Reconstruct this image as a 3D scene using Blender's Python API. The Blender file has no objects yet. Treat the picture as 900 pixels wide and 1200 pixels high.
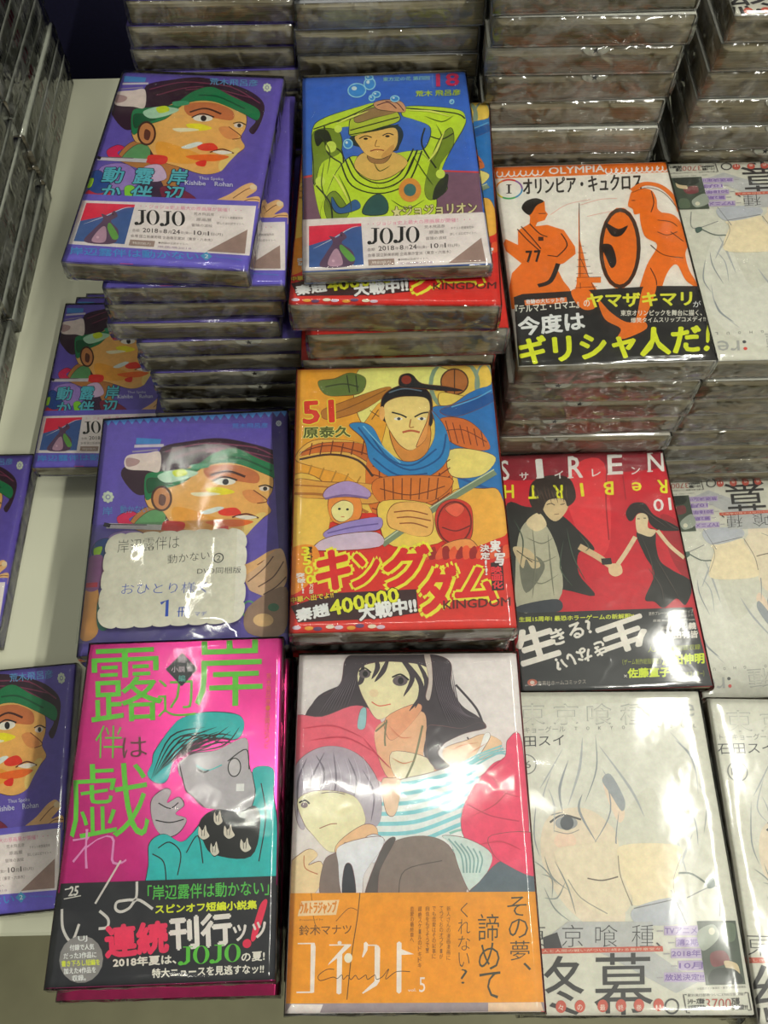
import bpy, math, random
from mathutils import Vector, noise
from mathutils.geometry import tessellate_polygon
R = random.Random(7)
S = bpy.context.scene
COL = S.collection
MM = 0.001
CAMZ = 1380.0                      # camera height above the floor (mm); the table top is 660 mm below it
TZ = CAMZ - 660.0

# ------------------------------------------------------------------ camera, world, lights, exposure
F, PITCH, ROLL = 981.4, math.radians(63.15), math.radians(-1.2)
fw = Vector((0, math.cos(PITCH), -math.sin(PITCH)))
rt0 = Vector((1, 0, 0)); up0 = rt0.cross(fw)
cr, sr = math.cos(ROLL), math.sin(ROLL)
rt = cr * rt0 + sr * up0; up = -sr * rt0 + cr * up0
cd = bpy.data.cameras.new('camera'); cam = bpy.data.objects.new('camera', cd); COL.objects.link(cam)
from mathutils import Matrix
m = Matrix((rt, up, -fw)).transposed().to_4x4(); m.translation = Vector((0, 0, CAMZ * MM))
cam.matrix_world = m
cd.sensor_fit = 'VERTICAL'; cd.sensor_height = 36.0; cd.lens = F / 1200 * 36.0
cd.clip_start = 0.02; cd.clip_end = 50
S.camera = cam

w = bpy.data.worlds.new('shop_air'); S.world = w; w.use_nodes = True
w.node_tree.nodes['Background'].inputs[0].default_value = (0.80, 0.84, 0.72, 1)
w.node_tree.nodes['Background'].inputs[1].default_value = 0.14

def tube_light(x, y, z, lx, ly, watts, col=(1.0, 0.99, 0.88)):
    ld = bpy.data.lights.new('ceiling_tube', 'AREA'); ld.shape = 'RECTANGLE'; ld.size = lx; ld.size_y = ly
    ld.energy = watts; ld.color = col
    o = bpy.data.objects.new('ceiling_tube', ld); COL.objects.link(o); o.location = (x, y, z)
    return o
tube_light(0.93, 0.42, 2.90, 0.03, 1.00, 15)
tube_light(0.93, -1.10, 2.90, 0.03, 1.20, 32)
tube_light(-0.60, -0.95, 2.90, 0.03, 1.20, 2)  # weak fill light added from the left, given a tube's shape
tube_light(-0.60, 1.00, 2.90, 0.02, 1.20, 2.0)
tube_light(0.00, 0.38, 2.90, 1.00, 0.03, 4)

S.view_settings.view_transform = 'Standard'; S.view_settings.look = 'None'
S.view_settings.gamma = 1; S.view_settings.use_curve_mapping = False
S.view_settings.exposure = 0.25

# ------------------------------------------------------------------ materials
def lin(c):
    c = c / 255.0
    return c / 12.92 if c <= 0.04045 else ((c + 0.055) / 1.055) ** 2.4
def ink(c, k=1.0):
    return tuple(min(0.92, lin(v) * k) for v in c) + (1.0,)
def mat(name):
    mt = bpy.data.materials.new(name); mt.use_nodes = True
    nt = mt.node_tree; b = nt.nodes['Principled BSDF']
    return mt, nt, b
def N(nt, typ, **kw):
    n = nt.nodes.new(typ)
    for k, v in kw.items():
        if k in n.inputs: n.inputs[k].default_value = v
        else: setattr(n, k, v)
    return n
def ramp(nt, stops):
    r = nt.nodes.new('ShaderNodeValToRGB'); e = r.color_ramp.elements
    while len(e) < len(stops): e.new(0.5)
    for i, (p, c) in enumerate(stops): e[i].position = p; e[i].color = c
    return r
def mapped(nt, scale, rnd=True):
    tc = N(nt, 'ShaderNodeTexCoord'); mp = N(nt, 'ShaderNodeMapping'); mp.inputs['Scale'].default_value = scale
    if rnd:
        oi = N(nt, 'ShaderNodeObjectInfo'); ml = N(nt, 'ShaderNodeVectorMath', operation='MULTIPLY_ADD')
        cb = N(nt, 'ShaderNodeCombineXYZ')
        for i in range(3): nt.links.new(oi.outputs['Random'], cb.inputs[i])
        nt.links.new(cb.outputs[0], ml.inputs[0]); ml.inputs[1].default_value = (3, 5, 7)
        nt.links.new(tc.outputs['Object'], ml.inputs[2]); nt.links.new(ml.outputs[0], mp.inputs[0])
    else: nt.links.new(tc.outputs['Object'], mp.inputs[0])
    return mp

def printed(name, metallic=0, rough=0.42):
    mt, nt, b = mat(name)
    a = N(nt, 'ShaderNodeAttribute', attribute_name='ink')
    mp = mapped(nt, (900, 900, 900), False)
    no = N(nt, 'ShaderNodeTexNoise', Scale=1.0, Detail=2.0)
    nt.links.new(mp.outputs[0], no.inputs['Vector'])
    mpb = mapped(nt, (160, 160, 160), False); nb = N(nt, 'ShaderNodeTexNoise', Scale=1.0, Detail=4.0, Roughness=0.65); nt.links.new(mpb.outputs[0], nb.inputs['Vector'])
    rb = ramp(nt, [(0.35, (0.86, 0.86, 0.86, 1)), (0.65, (1, 1, 1, 1))]); nt.links.new(nb.outputs['Fac'], rb.inputs[0])
    mb = N(nt, 'ShaderNodeMix', data_type='RGBA', blend_type='MULTIPLY'); mb.inputs[0].default_value = 1.0
    mx = N(nt, 'ShaderNodeMix', data_type='RGBA', blend_type='MULTIPLY'); mx.inputs[0].default_value = 0.14
    nt.links.new(a.outputs['Color'], mx.inputs[6]); nt.links.new(no.outputs['Color'], mx.inputs[7])
    nt.links.new(mx.outputs[2], mb.inputs[6]); nt.links.new(rb.outputs[0], mb.inputs[7]); nt.links.new(mb.outputs[2], b.inputs['Base Color'])
    b.inputs['Roughness'].default_value = rough; b.inputs['Metallic'].default_value = metallic
    return mt
M_INK = printed('printed_paper')
M_FOIL = printed('foil_print', 0.6, 0.22)

M_PAGE, nt, b = mat('page_edges')
mp = mapped(nt, (9, 9, 1500)); no = N(nt, 'ShaderNodeTexNoise', Scale=1.0, Detail=4.0, Roughness=0.7); nt.links.new(mp.outputs[0], no.inputs['Vector'])
mp2 = mapped(nt, (14, 14, 60)); no2 = N(nt, 'ShaderNodeTexNoise', Scale=1.0, Detail=3.0); nt.links.new(mp2.outputs[0], no2.inputs['Vector'])
ad = N(nt, 'ShaderNodeMath', operation='MULTIPLY_ADD'); ad.inputs[1].default_value = 0.6
nt.links.new(no.outputs['Fac'], ad.inputs[0])
hm = N(nt, 'ShaderNodeMath', operation='MULTIPLY'); hm.inputs[1].default_value = 0.4; nt.links.new(no2.outputs['Fac'], hm.inputs[0]); nt.links.new(hm.outputs[0], ad.inputs[2])
rp = ramp(nt, [(0.30, ink((118, 108, 84))), (0.52, ink((172, 160, 132))), (0.72, ink((214, 204, 176)))])
nt.links.new(ad.outputs[0], rp.inputs[0]); nt.links.new(rp.outputs[0], b.inputs['Base Color'])
bp = N(nt, 'ShaderNodeBump', Strength=0.35, Distance=0.0004); nt.links.new(no.outputs['Fac'], bp.inputs['Height']); nt.links.new(bp.outputs[0], b.inputs['Normal'])
b.inputs['Roughness'].default_value = 0.85

def wrap_mat(name, haze, crinkle, broad, rough, thick=1.0):
    mt = bpy.data.materials.new(name); mt.use_nodes = True; nt = mt.node_tree
    for n in list(nt.nodes): nt.nodes.remove(n)
    out = N(nt, 'ShaderNodeOutputMaterial')
    mp = mapped(nt, (1, 1, 1))
    n1 = N(nt, 'ShaderNodeTexNoise', Scale=11.0, Detail=1.0); n2 = N(nt, 'ShaderNodeTexNoise', Scale=70.0, Detail=3.0, Roughness=0.55, Distortion=0.8)
    n2.noise_type = 'RIDGED_MULTIFRACTAL'
    for n in (n1, n2): nt.links.new(mp.outputs[0], n.inputs['Vector'])
    b1 = N(nt, 'ShaderNodeBump', Strength=1.0, Distance=broad); b2 = N(nt, 'ShaderNodeBump', Strength=1.0, Distance=crinkle)
    nt.links.new(n1.outputs['Fac'], b1.inputs['Height']); nt.links.new(n2.outputs['Fac'], b2.inputs['Height'])
    nt.links.new(b1.outputs[0], b2.inputs['Normal'])
    fr = N(nt, 'ShaderNodeFresnel', IOR=1.45); nt.links.new(b2.outputs[0], fr.inputs['Normal'])
    ml = N(nt, 'ShaderNodeMath', operation='MULTIPLY_ADD', use_clamp=True); ml.inputs[1].default_value = 1.5 * thick; ml.inputs[2].default_value = 0.012
    nt.links.new(fr.outputs[0], ml.inputs[0])
    tr = N(nt, 'ShaderNodeBsdfTransparent'); tr.inputs[0].default_value = (0.97, 0.975, 0.965, 1)
    df = N(nt, 'ShaderNodeBsdfDiffuse'); df.inputs[0].default_value = (0.8, 0.8, 0.78, 1)
    gl = N(nt, 'ShaderNodeBsdfGlossy', Roughness=rough); nt.links.new(b2.outputs[0], gl.inputs['Normal'])
    m1 = N(nt, 'ShaderNodeMixShader')
    hz = N(nt, 'ShaderNodeMath', operation='MULTIPLY', use_clamp=True); hz.inputs[1].default_value = haze
    n3 = N(nt, 'ShaderNodeTexNoise', Scale=26.0, Detail=5.0, Roughness=0.7, Distortion=1.5)
    nt.links.new(mp.outputs[0], n3.inputs['Vector']); r3 = ramp(nt, [(0.45, (0, 0, 0, 1)), (0.75, (1, 1, 1, 1))])
    nt.links.new(n3.outputs['Fac'], r3.inputs[0]); nt.links.new(r3.outputs[0], hz.inputs[0]); nt.links.new(hz.outputs[0], m1.inputs[0])
    nt.links.new(tr.outputs[0], m1.inputs[1]); nt.links.new(df.outputs[0], m1.inputs[2])
    m2 = N(nt, 'ShaderNodeMixShader'); nt.links.new(ml.outputs[0], m2.inputs[0]); nt.links.new(m1.outputs[0], m2.inputs[1]); nt.links.new(gl.outputs[0], m2.inputs[2])
    nt.links.new(m2.outputs[0], out.inputs[0])
    return mt
M_WRAP = wrap_mat('shrink_wrap', 0.02, 0.0001, 0.0016, 0.09, 0.8)
M_WRAPE = wrap_mat('crumpled_wrap', 0.26, 0.0020, 0.004, 0.10)
M_SLEEVE = wrap_mat('sleeve_film', 0.03, 0.0001, 0.008, 0.05, 1.2)

def plain(name, c, rough=0.5, var=0.08, scale=40, metallic=0):
    mt, nt, b = mat(name); mp = mapped(nt, (1, 1, 1), False)
    no = N(nt, 'ShaderNodeTexNoise', Scale=scale, Detail=5.0); nt.links.new(mp.outputs[0], no.inputs['Vector'])
    c0 = ink(c); lo = tuple(v * (1 - var) for v in c0[:3]) + (1,); hi = tuple(min(1, v * (1 + var)) for v in c0[:3]) + (1,)
    rp = ramp(nt, [(0.3, lo), (0.7, hi)]); nt.links.new(no.outputs['Fac'], rp.inputs[0]); nt.links.new(rp.outputs[0], b.inputs['Base Color'])
    b.inputs['Roughness'].default_value = rough; b.inputs['Metallic'].default_value = metallic
    return mt
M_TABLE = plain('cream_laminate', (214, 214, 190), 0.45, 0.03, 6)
M_FLOOR = plain('floor_vinyl', (150, 146, 116), 0.6, 0.10, 14)
M_NAVY = plain('navy_cloth', (16, 14, 52), 0.9, 0.2, 300)
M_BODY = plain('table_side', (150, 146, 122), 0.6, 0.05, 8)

# ------------------------------------------------------------------ mesh helpers (all lengths in mm)
def link(name, me, parent=None, loc=None, rz=0):
    o = bpy.data.objects.new(name, me); COL.objects.link(o)
    if parent: o.parent = parent
    if loc is not None: o.location = Vector(loc) * MM
    if rz: o.rotation_euler.z = rz
    return o
def tag(o, label=None, cat=None, group=None, kind=None):
    for k, v in (('label', label), ('category', cat), ('group', group), ('kind', kind)):
        if v: o[k] = v
    return o
def mesh_of(name, verts, faces, mats, cols=None, smooth=False):
    me = bpy.data.meshes.new(name); me.from_pydata([Vector(v) * MM for v in verts], [], faces)
    for mt in mats: me.materials.append(mt)
    if cols is not None:
        a = me.attributes.new('ink', 'FLOAT_COLOR', 'FACE')
        for i, c in enumerate(cols): a.data[i].color = c
    if smooth: me.polygons.foreach_set('use_smooth', [True] * len(me.polygons))
    me.update(); return me
def box_mesh(name, x0, x1, y0, y1, z0, z1, mt, bev=0.0):
    b = bev; V = []; Fc = []
    prof = [(x0 + b, y0), (x1 - b, y0), (x1, y0 + b), (x1, y1 - b), (x1 - b, y1), (x0 + b, y1), (x0, y1 - b), (x0, y0 + b)] if b else [(x0, y0), (x1, y0), (x1, y1), (x0, y1)]
    n = len(prof); cx, cy = (x0 + x1) / 2, (y0 + y1) / 2
    rings = [(z0, 1), (z0 + b, 0), (z1 - b, 0), (z1, 1)] if b else [(z0, 0), (z1, 0)]
    for z, ins in rings:
        for x, y in prof:
            V.append((x - math.copysign(b * ins, x - cx), y - math.copysign(b * ins, y - cy), z))
    for r in range(len(rings) - 1):
        for i in range(n): Fc.append((r * n + i, r * n + (i + 1) % n, (r + 1) * n + (i + 1) % n, (r + 1) * n + i))
    Fc.append(tuple(range(n))[::-1]); Fc.append(tuple((len(rings) - 1) * n + i for i in range(n)))
    return mesh_of(name, V, Fc, [mt])

def c_section(name, w, y0, y1, t, th, col, mt, spine_col=None):
    """a paper jacket: top panel, rounded spine at the right (+x), back panel; extruded along y"""
    rr = min(2.2, t * 0.2); hw = w / 2
    out = [(-hw, t)] ; out += [(hw - rr + rr * math.sin(a), t - rr + rr * math.cos(a)) for a in (0, .52, 1.05, 1.57)]
    out += [(hw - rr + rr * math.cos(a), rr - rr * math.sin(a)) for a in (0, .52, 1.05, 1.57)] + [(-hw, 0)]
    r2 = rr - th
    inn = [(-hw, t - th)] + [(hw - rr + r2 * math.sin(a), t - rr + r2 * math.cos(a)) for a in (0, .52, 1.05, 1.57)]
    inn += [(hw - rr + r2 * math.cos(a), rr - r2 * math.sin(a)) for a in (0, .52, 1.05, 1.57)] + [(-hw, th)]
    n = len(out); V = []; Fc = []; Cc = []
    for ring in (out, inn):
        for y in (y0, y1): V += [(x, y, z) for x, z in ring]
    O0, O1, I0, I1 = 0, n, 2 * n, 3 * n
    sc = spine_col or col
    for i in range(n - 1):
        Fc.append((O0 + i, O0 + i + 1, O1 + i + 1, O1 + i)); Cc.append(col if i in (0, n - 2) else sc)
        Fc.append((I0 + i, I1 + i, I1 + i + 1, I0 + i + 1)); Cc.append(col)
        Fc.append((O0 + i, I0 + i, I0 + i + 1, O0 + i + 1)); Cc.append(col)
        Fc.append((O1 + i, O1 + i + 1, I1 + i + 1, I1 + i)); Cc.append(col)
    for i in (0, n - 1):
        Fc.append((O0 + i, O1 + i, I1 + i, I0 + i)); Cc.append(col)
    return mesh_of(name, V, Fc, [mt], Cc)

def page_mesh(w, h, t, seed):
    """pages between the covers: slightly bowed front, a few loosened signatures"""
    rnd = random.Random(seed); V = []; Fc = []; nx = 8; nz = 7; z0, z1 = 0.7, t - 0.7; x0, x1 = -w / 2 + 0.8, w / 2 - 1.2; y0, y1 = -h / 2 + 0.8, h / 2 - 0.8
    for k in range(nz + 1):
        z = z0 + (z1 - z0) * k / nz; off = rnd.uniform(-0.5, 0.5)
        for i in range(nx + 1):
            x = x0 + (x1 - x0) * i / nx; V.append((x, y0 + off + 0.5 * math.sin(i * 1.1 + k + seed), z))
        for i in range(nx + 1):
            x = x1 - (x1 - x0) * i / nx; V.append((x - (0.0 if i == 0 else 0), y1 + off, z))
    n = 2 * (nx + 1)
    for k in range(nz):
        for i in range(n): Fc.append((k * n + i, k * n + (i + 1) % n, (k + 1) * n + (i + 1) % n, (k + 1) * n + i))
    Fc.append(tuple(range(n))[::-1]); Fc.append(tuple(nz * n + i for i in range(n)))
    return mesh_of('page_block', V, Fc, [M_PAGE])

def wrap_mesh(w, h, t, seed, big=False):
    """shrink film: a closed envelope with a pinched seam, crumpled where it folds over the ends"""
    V = []; Fc = []; MI = []; nx, ny = (26, 34) if big else (14, 8); nz = 4
    hw, hh = w / 2 + 0.4, h / 2 + 0.7
    def nz3(x, y, z, s): return noise.noise(Vector((x * s + seed * 3.1, y * s, z * s + seed)))
    def top(i, j):
        x = -hw + 2 * hw * i / nx; y = -hh + 2 * hh * j / ny
        e = min(hw - abs(x), hh - abs(y)); edge = min(1, e / 5)
        return (x, y, t + (1.35 + edge * (0.6 + 0.5 * nz3(x, y, 0, 0.03)) if big else 0.12 + edge * (0.2 + 0.25 * nz3(x, y, 0, 0.03))))
    for j in range(ny + 1):
        for i in range(nx + 1): V.append(top(i, j))
    for j in range(ny):
        for i in range(nx):
            a = j * (nx + 1) + i; Fc.append((a, a + 1, a + nx + 2, a + nx + 1)); MI.append(0)
    per = [(i, 0) for i in range(nx)] + [(nx, j) for j in range(ny)] + [(i, ny) for i in range(nx, 0, -1)] + [(0, j) for j in range(ny, 0, -1)]
    rings = [[j * (nx + 1) + i for i, j in per]]
    for k in range(1, nz + 1):
        f = k / nz; ring = []
        for i, j in per:
            x, y, z = top(i, j); zz = z * (1 - f) ; b = math.sin(math.pi * f)
            d = b * (1.2 * nz3(x, y, zz, 0.09) + 0.5)
            ex = 1 if i == nx else (-1 if i == 0 else 0); ey = 1 if j == ny else (-1 if j == 0 else 0)
            V.append((x + ex * d * 0.5, y + ey * (d + (0.5 if k < nz else 0)), zz)); ring.append(len(V) - 1)
        rings.append(ring)
    L = len(per)
    for k in range(nz):
        for q in range(L):
            Fc.append((rings[k][q], rings[k + 1][q], rings[k + 1][(q + 1) % L], rings[k][(q + 1) % L])); MI.append(1)
    me = mesh_of('plastic_wrap', V, Fc, [M_WRAP, M_WRAPE], smooth=True)
    me.polygons.foreach_set('material_index', MI); return me

# ------------------------------------------------------------------ flat print: drawn in a cover's own millimetres
def solve_h(src, dst):
    A = []; B = []
    for (x, y), (u, v) in zip(src, dst):
        A.append([x, y, 1, 0, 0, 0, -u * x, -u * y]); B.append(u)
        A.append([0, 0, 0, x, y, 1, -v * x, -v * y]); B.append(v)
    n = 8
    for i in range(n):
        p = max(range(i, n), key=lambda r: abs(A[r][i])); A[i], A[p] = A[p], A[i]; B[i], B[p] = B[p], B[i]
        for r in range(n):
            if r != i:
                f = A[r][i] / A[i][i]
                for c in range(i, n): A[r][c] -= f * A[i][c]
                B[r] -= f * B[i]
    hh = [B[i] / A[i][i] for i in range(n)]
    return lambda x, y: ((hh[0] * x + hh[1] * y + hh[2]) / (hh[6] * x + hh[7] * y + 1), (hh[3] * x + hh[4] * y + hh[5]) / (hh[6] * x + hh[7] * y + 1))
def catmull(P, closed=True, sub=5):
    n = len(P); out = []
    rng = range(n) if closed else range(n - 1)
    for i in rng:
        g = (lambda k: P[k % n]) if closed else (lambda k: P[max(0, min(n - 1, k))])
        p0, p1, p2, p3 = g(i - 1), g(i), g(i + 1), g(i + 2)
        for s in range(sub):
            t = s / sub
            out.append(tuple(0.5 * (2 * b + (c - a) * t + (2 * a - 5 * b + 4 * c - d) * t * t + (3 * b - a - 3 * c + d) * t ** 3) for a, b, c, d in zip(p0, p1, p2, p3)))
    if not closed: out.append(P[-1])
    return out
GLYPHS = {}
def glyph_mesh(s, bold, shear=0.0):
    key = (s, round(bold, 3), shear)
    if key not in GLYPHS:
        cu = bpy.data.curves.new('lettering', 'FONT'); cu.body = s; cu.offset = bold; cu.resolution_u = 2; cu.shear = shear
        o = bpy.data.objects.new('lettering', cu); me = o.to_mesh()
        V = [(v.co.x, v.co.y) for v in me.vertices]; Fc = [tuple(p.vertices) for p in me.polygons]
        o.to_mesh_clear(); bpy.data.objects.remove(o); bpy.data.curves.remove(cu)
        GLYPHS[key] = (V, Fc)
    return GLYPHS[key]

class Print:
    """collects printed shapes; coordinates pass through a frame map into cover millimetres (origin lower left)"""
    def __init__(s, w, h): s.w, s.h = w, h; s.art = ([], [], []); s.txt = ([], [], []); s.z = 0.0; s.fm = lambda x, y: (x, y); s.ol = None
    def frame(s, corners, x0=0, y0=0, sc=1.0):
        H = solve_h(corners, [(0, s.h), (s.w, s.h), (s.w, 0), (0, 0)])
        s.fm = lambda x, y: H(x0 + x / sc, y0 + y / sc); return s
    def _add(s, store, pts, faces, col):
        V, Fc, Cc = store; b = len(V); s.z += 0.003
        for x, y in pts:
            V.append((min(max(x, 0.3), s.w - 0.3), min(max(y, 0.3), s.h - 0.3), s.z))
        for f in faces: Fc.append(tuple(b + i for i in f)); Cc.append(col)
    def poly(s, P, c, smooth=True, k=1.25, raw=False):
        Q = [p if raw else s.fm(*p) for p in P]
        if smooth and len(Q) > 2: Q = catmull(Q)
        Q = [(min(max(x, 0.3), s.w - 0.3), min(max(y, 0.3), s.h - 0.3)) for x, y in Q]
        tri = tessellate_polygon([[Vector((x, y, 0)) for x, y in Q]])
        out = []
        for t in tri:
            (ax, ay), (bx, by), (cx, cy) = (Q[i] for i in t)
            ar = (bx - ax) * (cy - ay) - (by - ay) * (cx - ax)
            if abs(ar) > 1e-6: out.append(t if ar > 0 else t[::-1])
        s._add(s.art, Q, out, ink(c, k))
        if s.ol and smooth:     # drawn contour
            n = len(Q); pts = []
            for i, (x, y) in enumerate(Q):
                xa, ya = Q[i - 1]; xb, yb = Q[(i + 1) % n]; dx, dy = xb - xa, yb - ya; l = math.hypot(dx, dy) or 1
                f = s.ol[0] * (0.6 + 0.4 * math.sin(i * 0.35)); pts += [(x - dy / l * f, y + dx / l * f), (x + dy / l * f, y - dx / l * f)]
            s._add(s.art, pts, [(2 * i, 2 * i + 1, (2 * i + 3) % (2 * n), (2 * i + 2) % (2 * n)) for i in range(n)], ink(s.ol[1], k))
        return s
    def rect(s, x0, y0, x1, y1, c, **kw): return s.poly([(x0, y0), (x1, y0), (x1, y1), (x0, y1)], c, smooth=False, **kw)
    def ell(s, cx, cy, rx, ry, c, **kw):
        return s.poly([(cx + rx * math.cos(a * math.pi / 9), cy + ry * math.sin(a * math.pi / 9)) for a in range(18)], c, smooth=False, **kw)
    def line(s, P, wd, c, smooth=True, taper=False, store=None, k=1.25):
        Q = [s.fm(*p) for p in P]
        if smooth and len(Q) > 2: Q = catmull(Q, False)
        a0 = s.fm(*P[0]); a1 = s.fm(P[0][0] + 1, P[0][1]); wmm = wd * math.hypot(a1[0] - a0[0], a1[1] - a0[1]) / 2
        n = len(Q); pts = []
        for i, (x, y) in enumerate(Q):
            xa, ya = Q[max(0, i - 1)]; xb, yb = Q[min(n - 1, i + 1)]; dx, dy = xb - xa, yb - ya; l = math.hypot(dx, dy) or 1
            f = wmm * ((1 - abs(2 * i / (n - 1) - 1) ** 1.5 * 0.9) if taper else 1)
            pts += [(x - dy / l * f, y + dx / l * f), (x + dy / l * f, y - dx / l * f)]
        faces = [(2 * i, 2 * i + 1, 2 * i + 3, 2 * i + 2) for i in range(n - 1)]
        s._add(s.art if store is None else store, pts, faces, ink(c, k)); return s
    def ring(s, cx, cy, rx, ry, wd, c, a0=0, a1=360, k=1.25):
        n = 24; pts = []
        for i in range(n + 1):
            a = math.radians(a0 + (a1 - a0) * i / n)
            for q in (1, -1): pts.append(s.fm(cx + (rx + q * wd / 2) * math.cos(a), cy + (ry + q * wd / 2) * math.sin(a)))
        s._add(s.art, pts, [(2 * i, 2 * i + 1, 2 * i + 3, 2 * i + 2) for i in range(n)], ink(c, k)); return s
    def T(s, t, x0, y0, x1, y1, h, c, bold=0.0, flip=False, k=1.25, outline=None, shear=0.0, ow=0.05):
        """text whose bounding box has its lower left at (x0,y0), lower right at (x1,y1) and is h high"""
        if outline:
            s.T(t, x0, y0, x1, y1, h, outline, max(bold, 0) + ow * 1.3, flip, k, None, shear); s.z += 0.03
        V, Fc = glyph_mesh(t, min(bold, 0.0), shear)
        if not V: return s
        xa = min(v[0] for v in V); xb = max(v[0] for v in V); ya = min(v[1] for v in V); yb = max(v[1] for v in V)
        L = math.hypot(x1 - x0, y1 - y0) or 1; ux, uy = (x1 - x0) / L, (y1 - y0) / L; vx, vy = uy, -ux
        pts = []; base_n = 0
        for x, y in V:
            a = (x - xa) / max(1e-6, xb - xa); b_ = (y - ya) / max(1e-6, yb - ya)
            if flip: a, b_ = 1 - a, 1 - b_
            pts.append(s.fm(x0 + ux * L * a + vx * h * b_, y0 + uy * L * a + vy * h * b_))
        if bold > 0:        # thicker strokes: the same glyphs printed again, shifted a little each way
            o0 = s.fm(x0, y0); o1 = s.fm(x0 + 1, y0); d = bold * h * math.hypot(o1[0] - o0[0], o1[1] - o0[1]) * 0.95
            n0 = len(pts); base_n = n0; base_pts = list(pts); shifts = [(1, 0), (-1, 0), (0, 1), (0, -1)] if bold < .045 else [(1, 0), (-1, 0), (0, 1), (0, -1), (.7, .7), (-.7, .7), (.7, -.7), (-.7, -.7)]
            Fc = list(Fc); F0 = list(Fc)
            for q_, (sx, sy) in enumerate(shifts):
                pts += [(x + sx * d, y + sy * d) for x, y in base_pts]; Fc += [tuple(i + n0 * (q_ + 1) for i in f) for f in F0]
        Fs = []
        for f in Fc:
            ar = sum(pts[f[i]][0] * pts[f[(i + 1) % len(f)]][1] - pts[f[(i + 1) % len(f)]][0] * pts[f[i]][1] for i in range(len(f)))
            Fs.append(f if ar > 0 else f[::-1])
        s._add(s.txt, pts, Fs, ink(c, k))
        if base_n:
            vs = s.txt[0]; st = len(vs) - len(pts)
            for i in range(len(pts)):
                x, y, z = vs[st + i]; vs[st + i] = (x, y, z + 0.003 * (i // base_n))
        return s
    def TV(s, t, x, y0, y1, wd, c, bold=0.0, k=1.25, dx=0.0, gap=0.12):
        """vertical text, top to bottom, centred on x (drifting by dx)"""
        n = len(t); st = (y1 - y0) / n
        for i, ch in enumerate(t):
            xx = x + dx * i / max(1, n - 1); h = st * (1 - gap); ww = wd
            if ch in '、。': s.T(ch, xx + wd * .1, y0 + st * i + h * .45, xx + wd * .5, y0 + st * i + h * .45, h * .4, c, bold, k=k); continue
            ww = wd * {'く': .6, 'ー': .6, '?': .55, '!': .2, 'い': .9, '1': .4}.get(ch, 1)
            s.T(ch, xx - ww / 2, y0 + st * (i + 1) - st * gap / 2, xx + ww / 2, y0 + st * (i + 1) - st * gap / 2, h, c, bold, k=k)
        return s
    def didone(s, x0, y0, x1, y1, h, c, k=1.25):
        """the four capitals J O J O as high-contrast strokes, from (x0,y0) to (x1,y1) baseline"""
        W = x1 - x0; base = lambda f: y0 + (y1 - y0) * f
        for q in range(2):
            f = q * 0.5; X = x0 + W * f; u = W * 0.5; yb = base(f); cw = u * 0.42
            s.poly([(X + cw * .62, yb - h), (X + cw * .92, yb - h), (X + cw * .92, yb - h * .15), (X + cw * .62, yb + h * .02), (X + cw * .3, yb + h * .04), (X + cw * .62, yb - h * .2)], c, smooth=False, k=k)
            s.rect(X + cw * .38, yb - h, X + cw * 1.12, yb - h * .95, c, k=k)
            s.ell(X + cw * .22, yb - h * .06, cw * .2, h * .12, c, k=k)
            cx = X + u * .74; cy = yb - h * .5; rx = u * .26; ry = h * .52; n = 24; pts = []
            for i in range(n + 1):
                a = 2 * math.pi * i / n
                pts += [s.fm(cx + rx * math.cos(a), cy + ry * math.sin(a)), s.fm(cx + rx * .52 * math.cos(a), cy + ry * .95 * math.sin(a))]
            s._add(s.art, pts, [(2 * i, 2 * i + 1, 2 * i + 3, 2 * i + 2) for i in range(n)], ink(c, k))
        return s
    def build(s, mt=None, cap=0.95):
        out = []
        for nm, (V, Fc, Cc) in (('printed_artwork', s.art), ('lettering', s.txt)):
            if V:
                f = min(1.0, cap / s.z)
                me = mesh_of(nm, [(x - s.w / 2, y - s.h / 2, z * f) for x, y, z in V], Fc, [mt or M_INK], Cc); out.append((nm, me))
        return out

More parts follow.
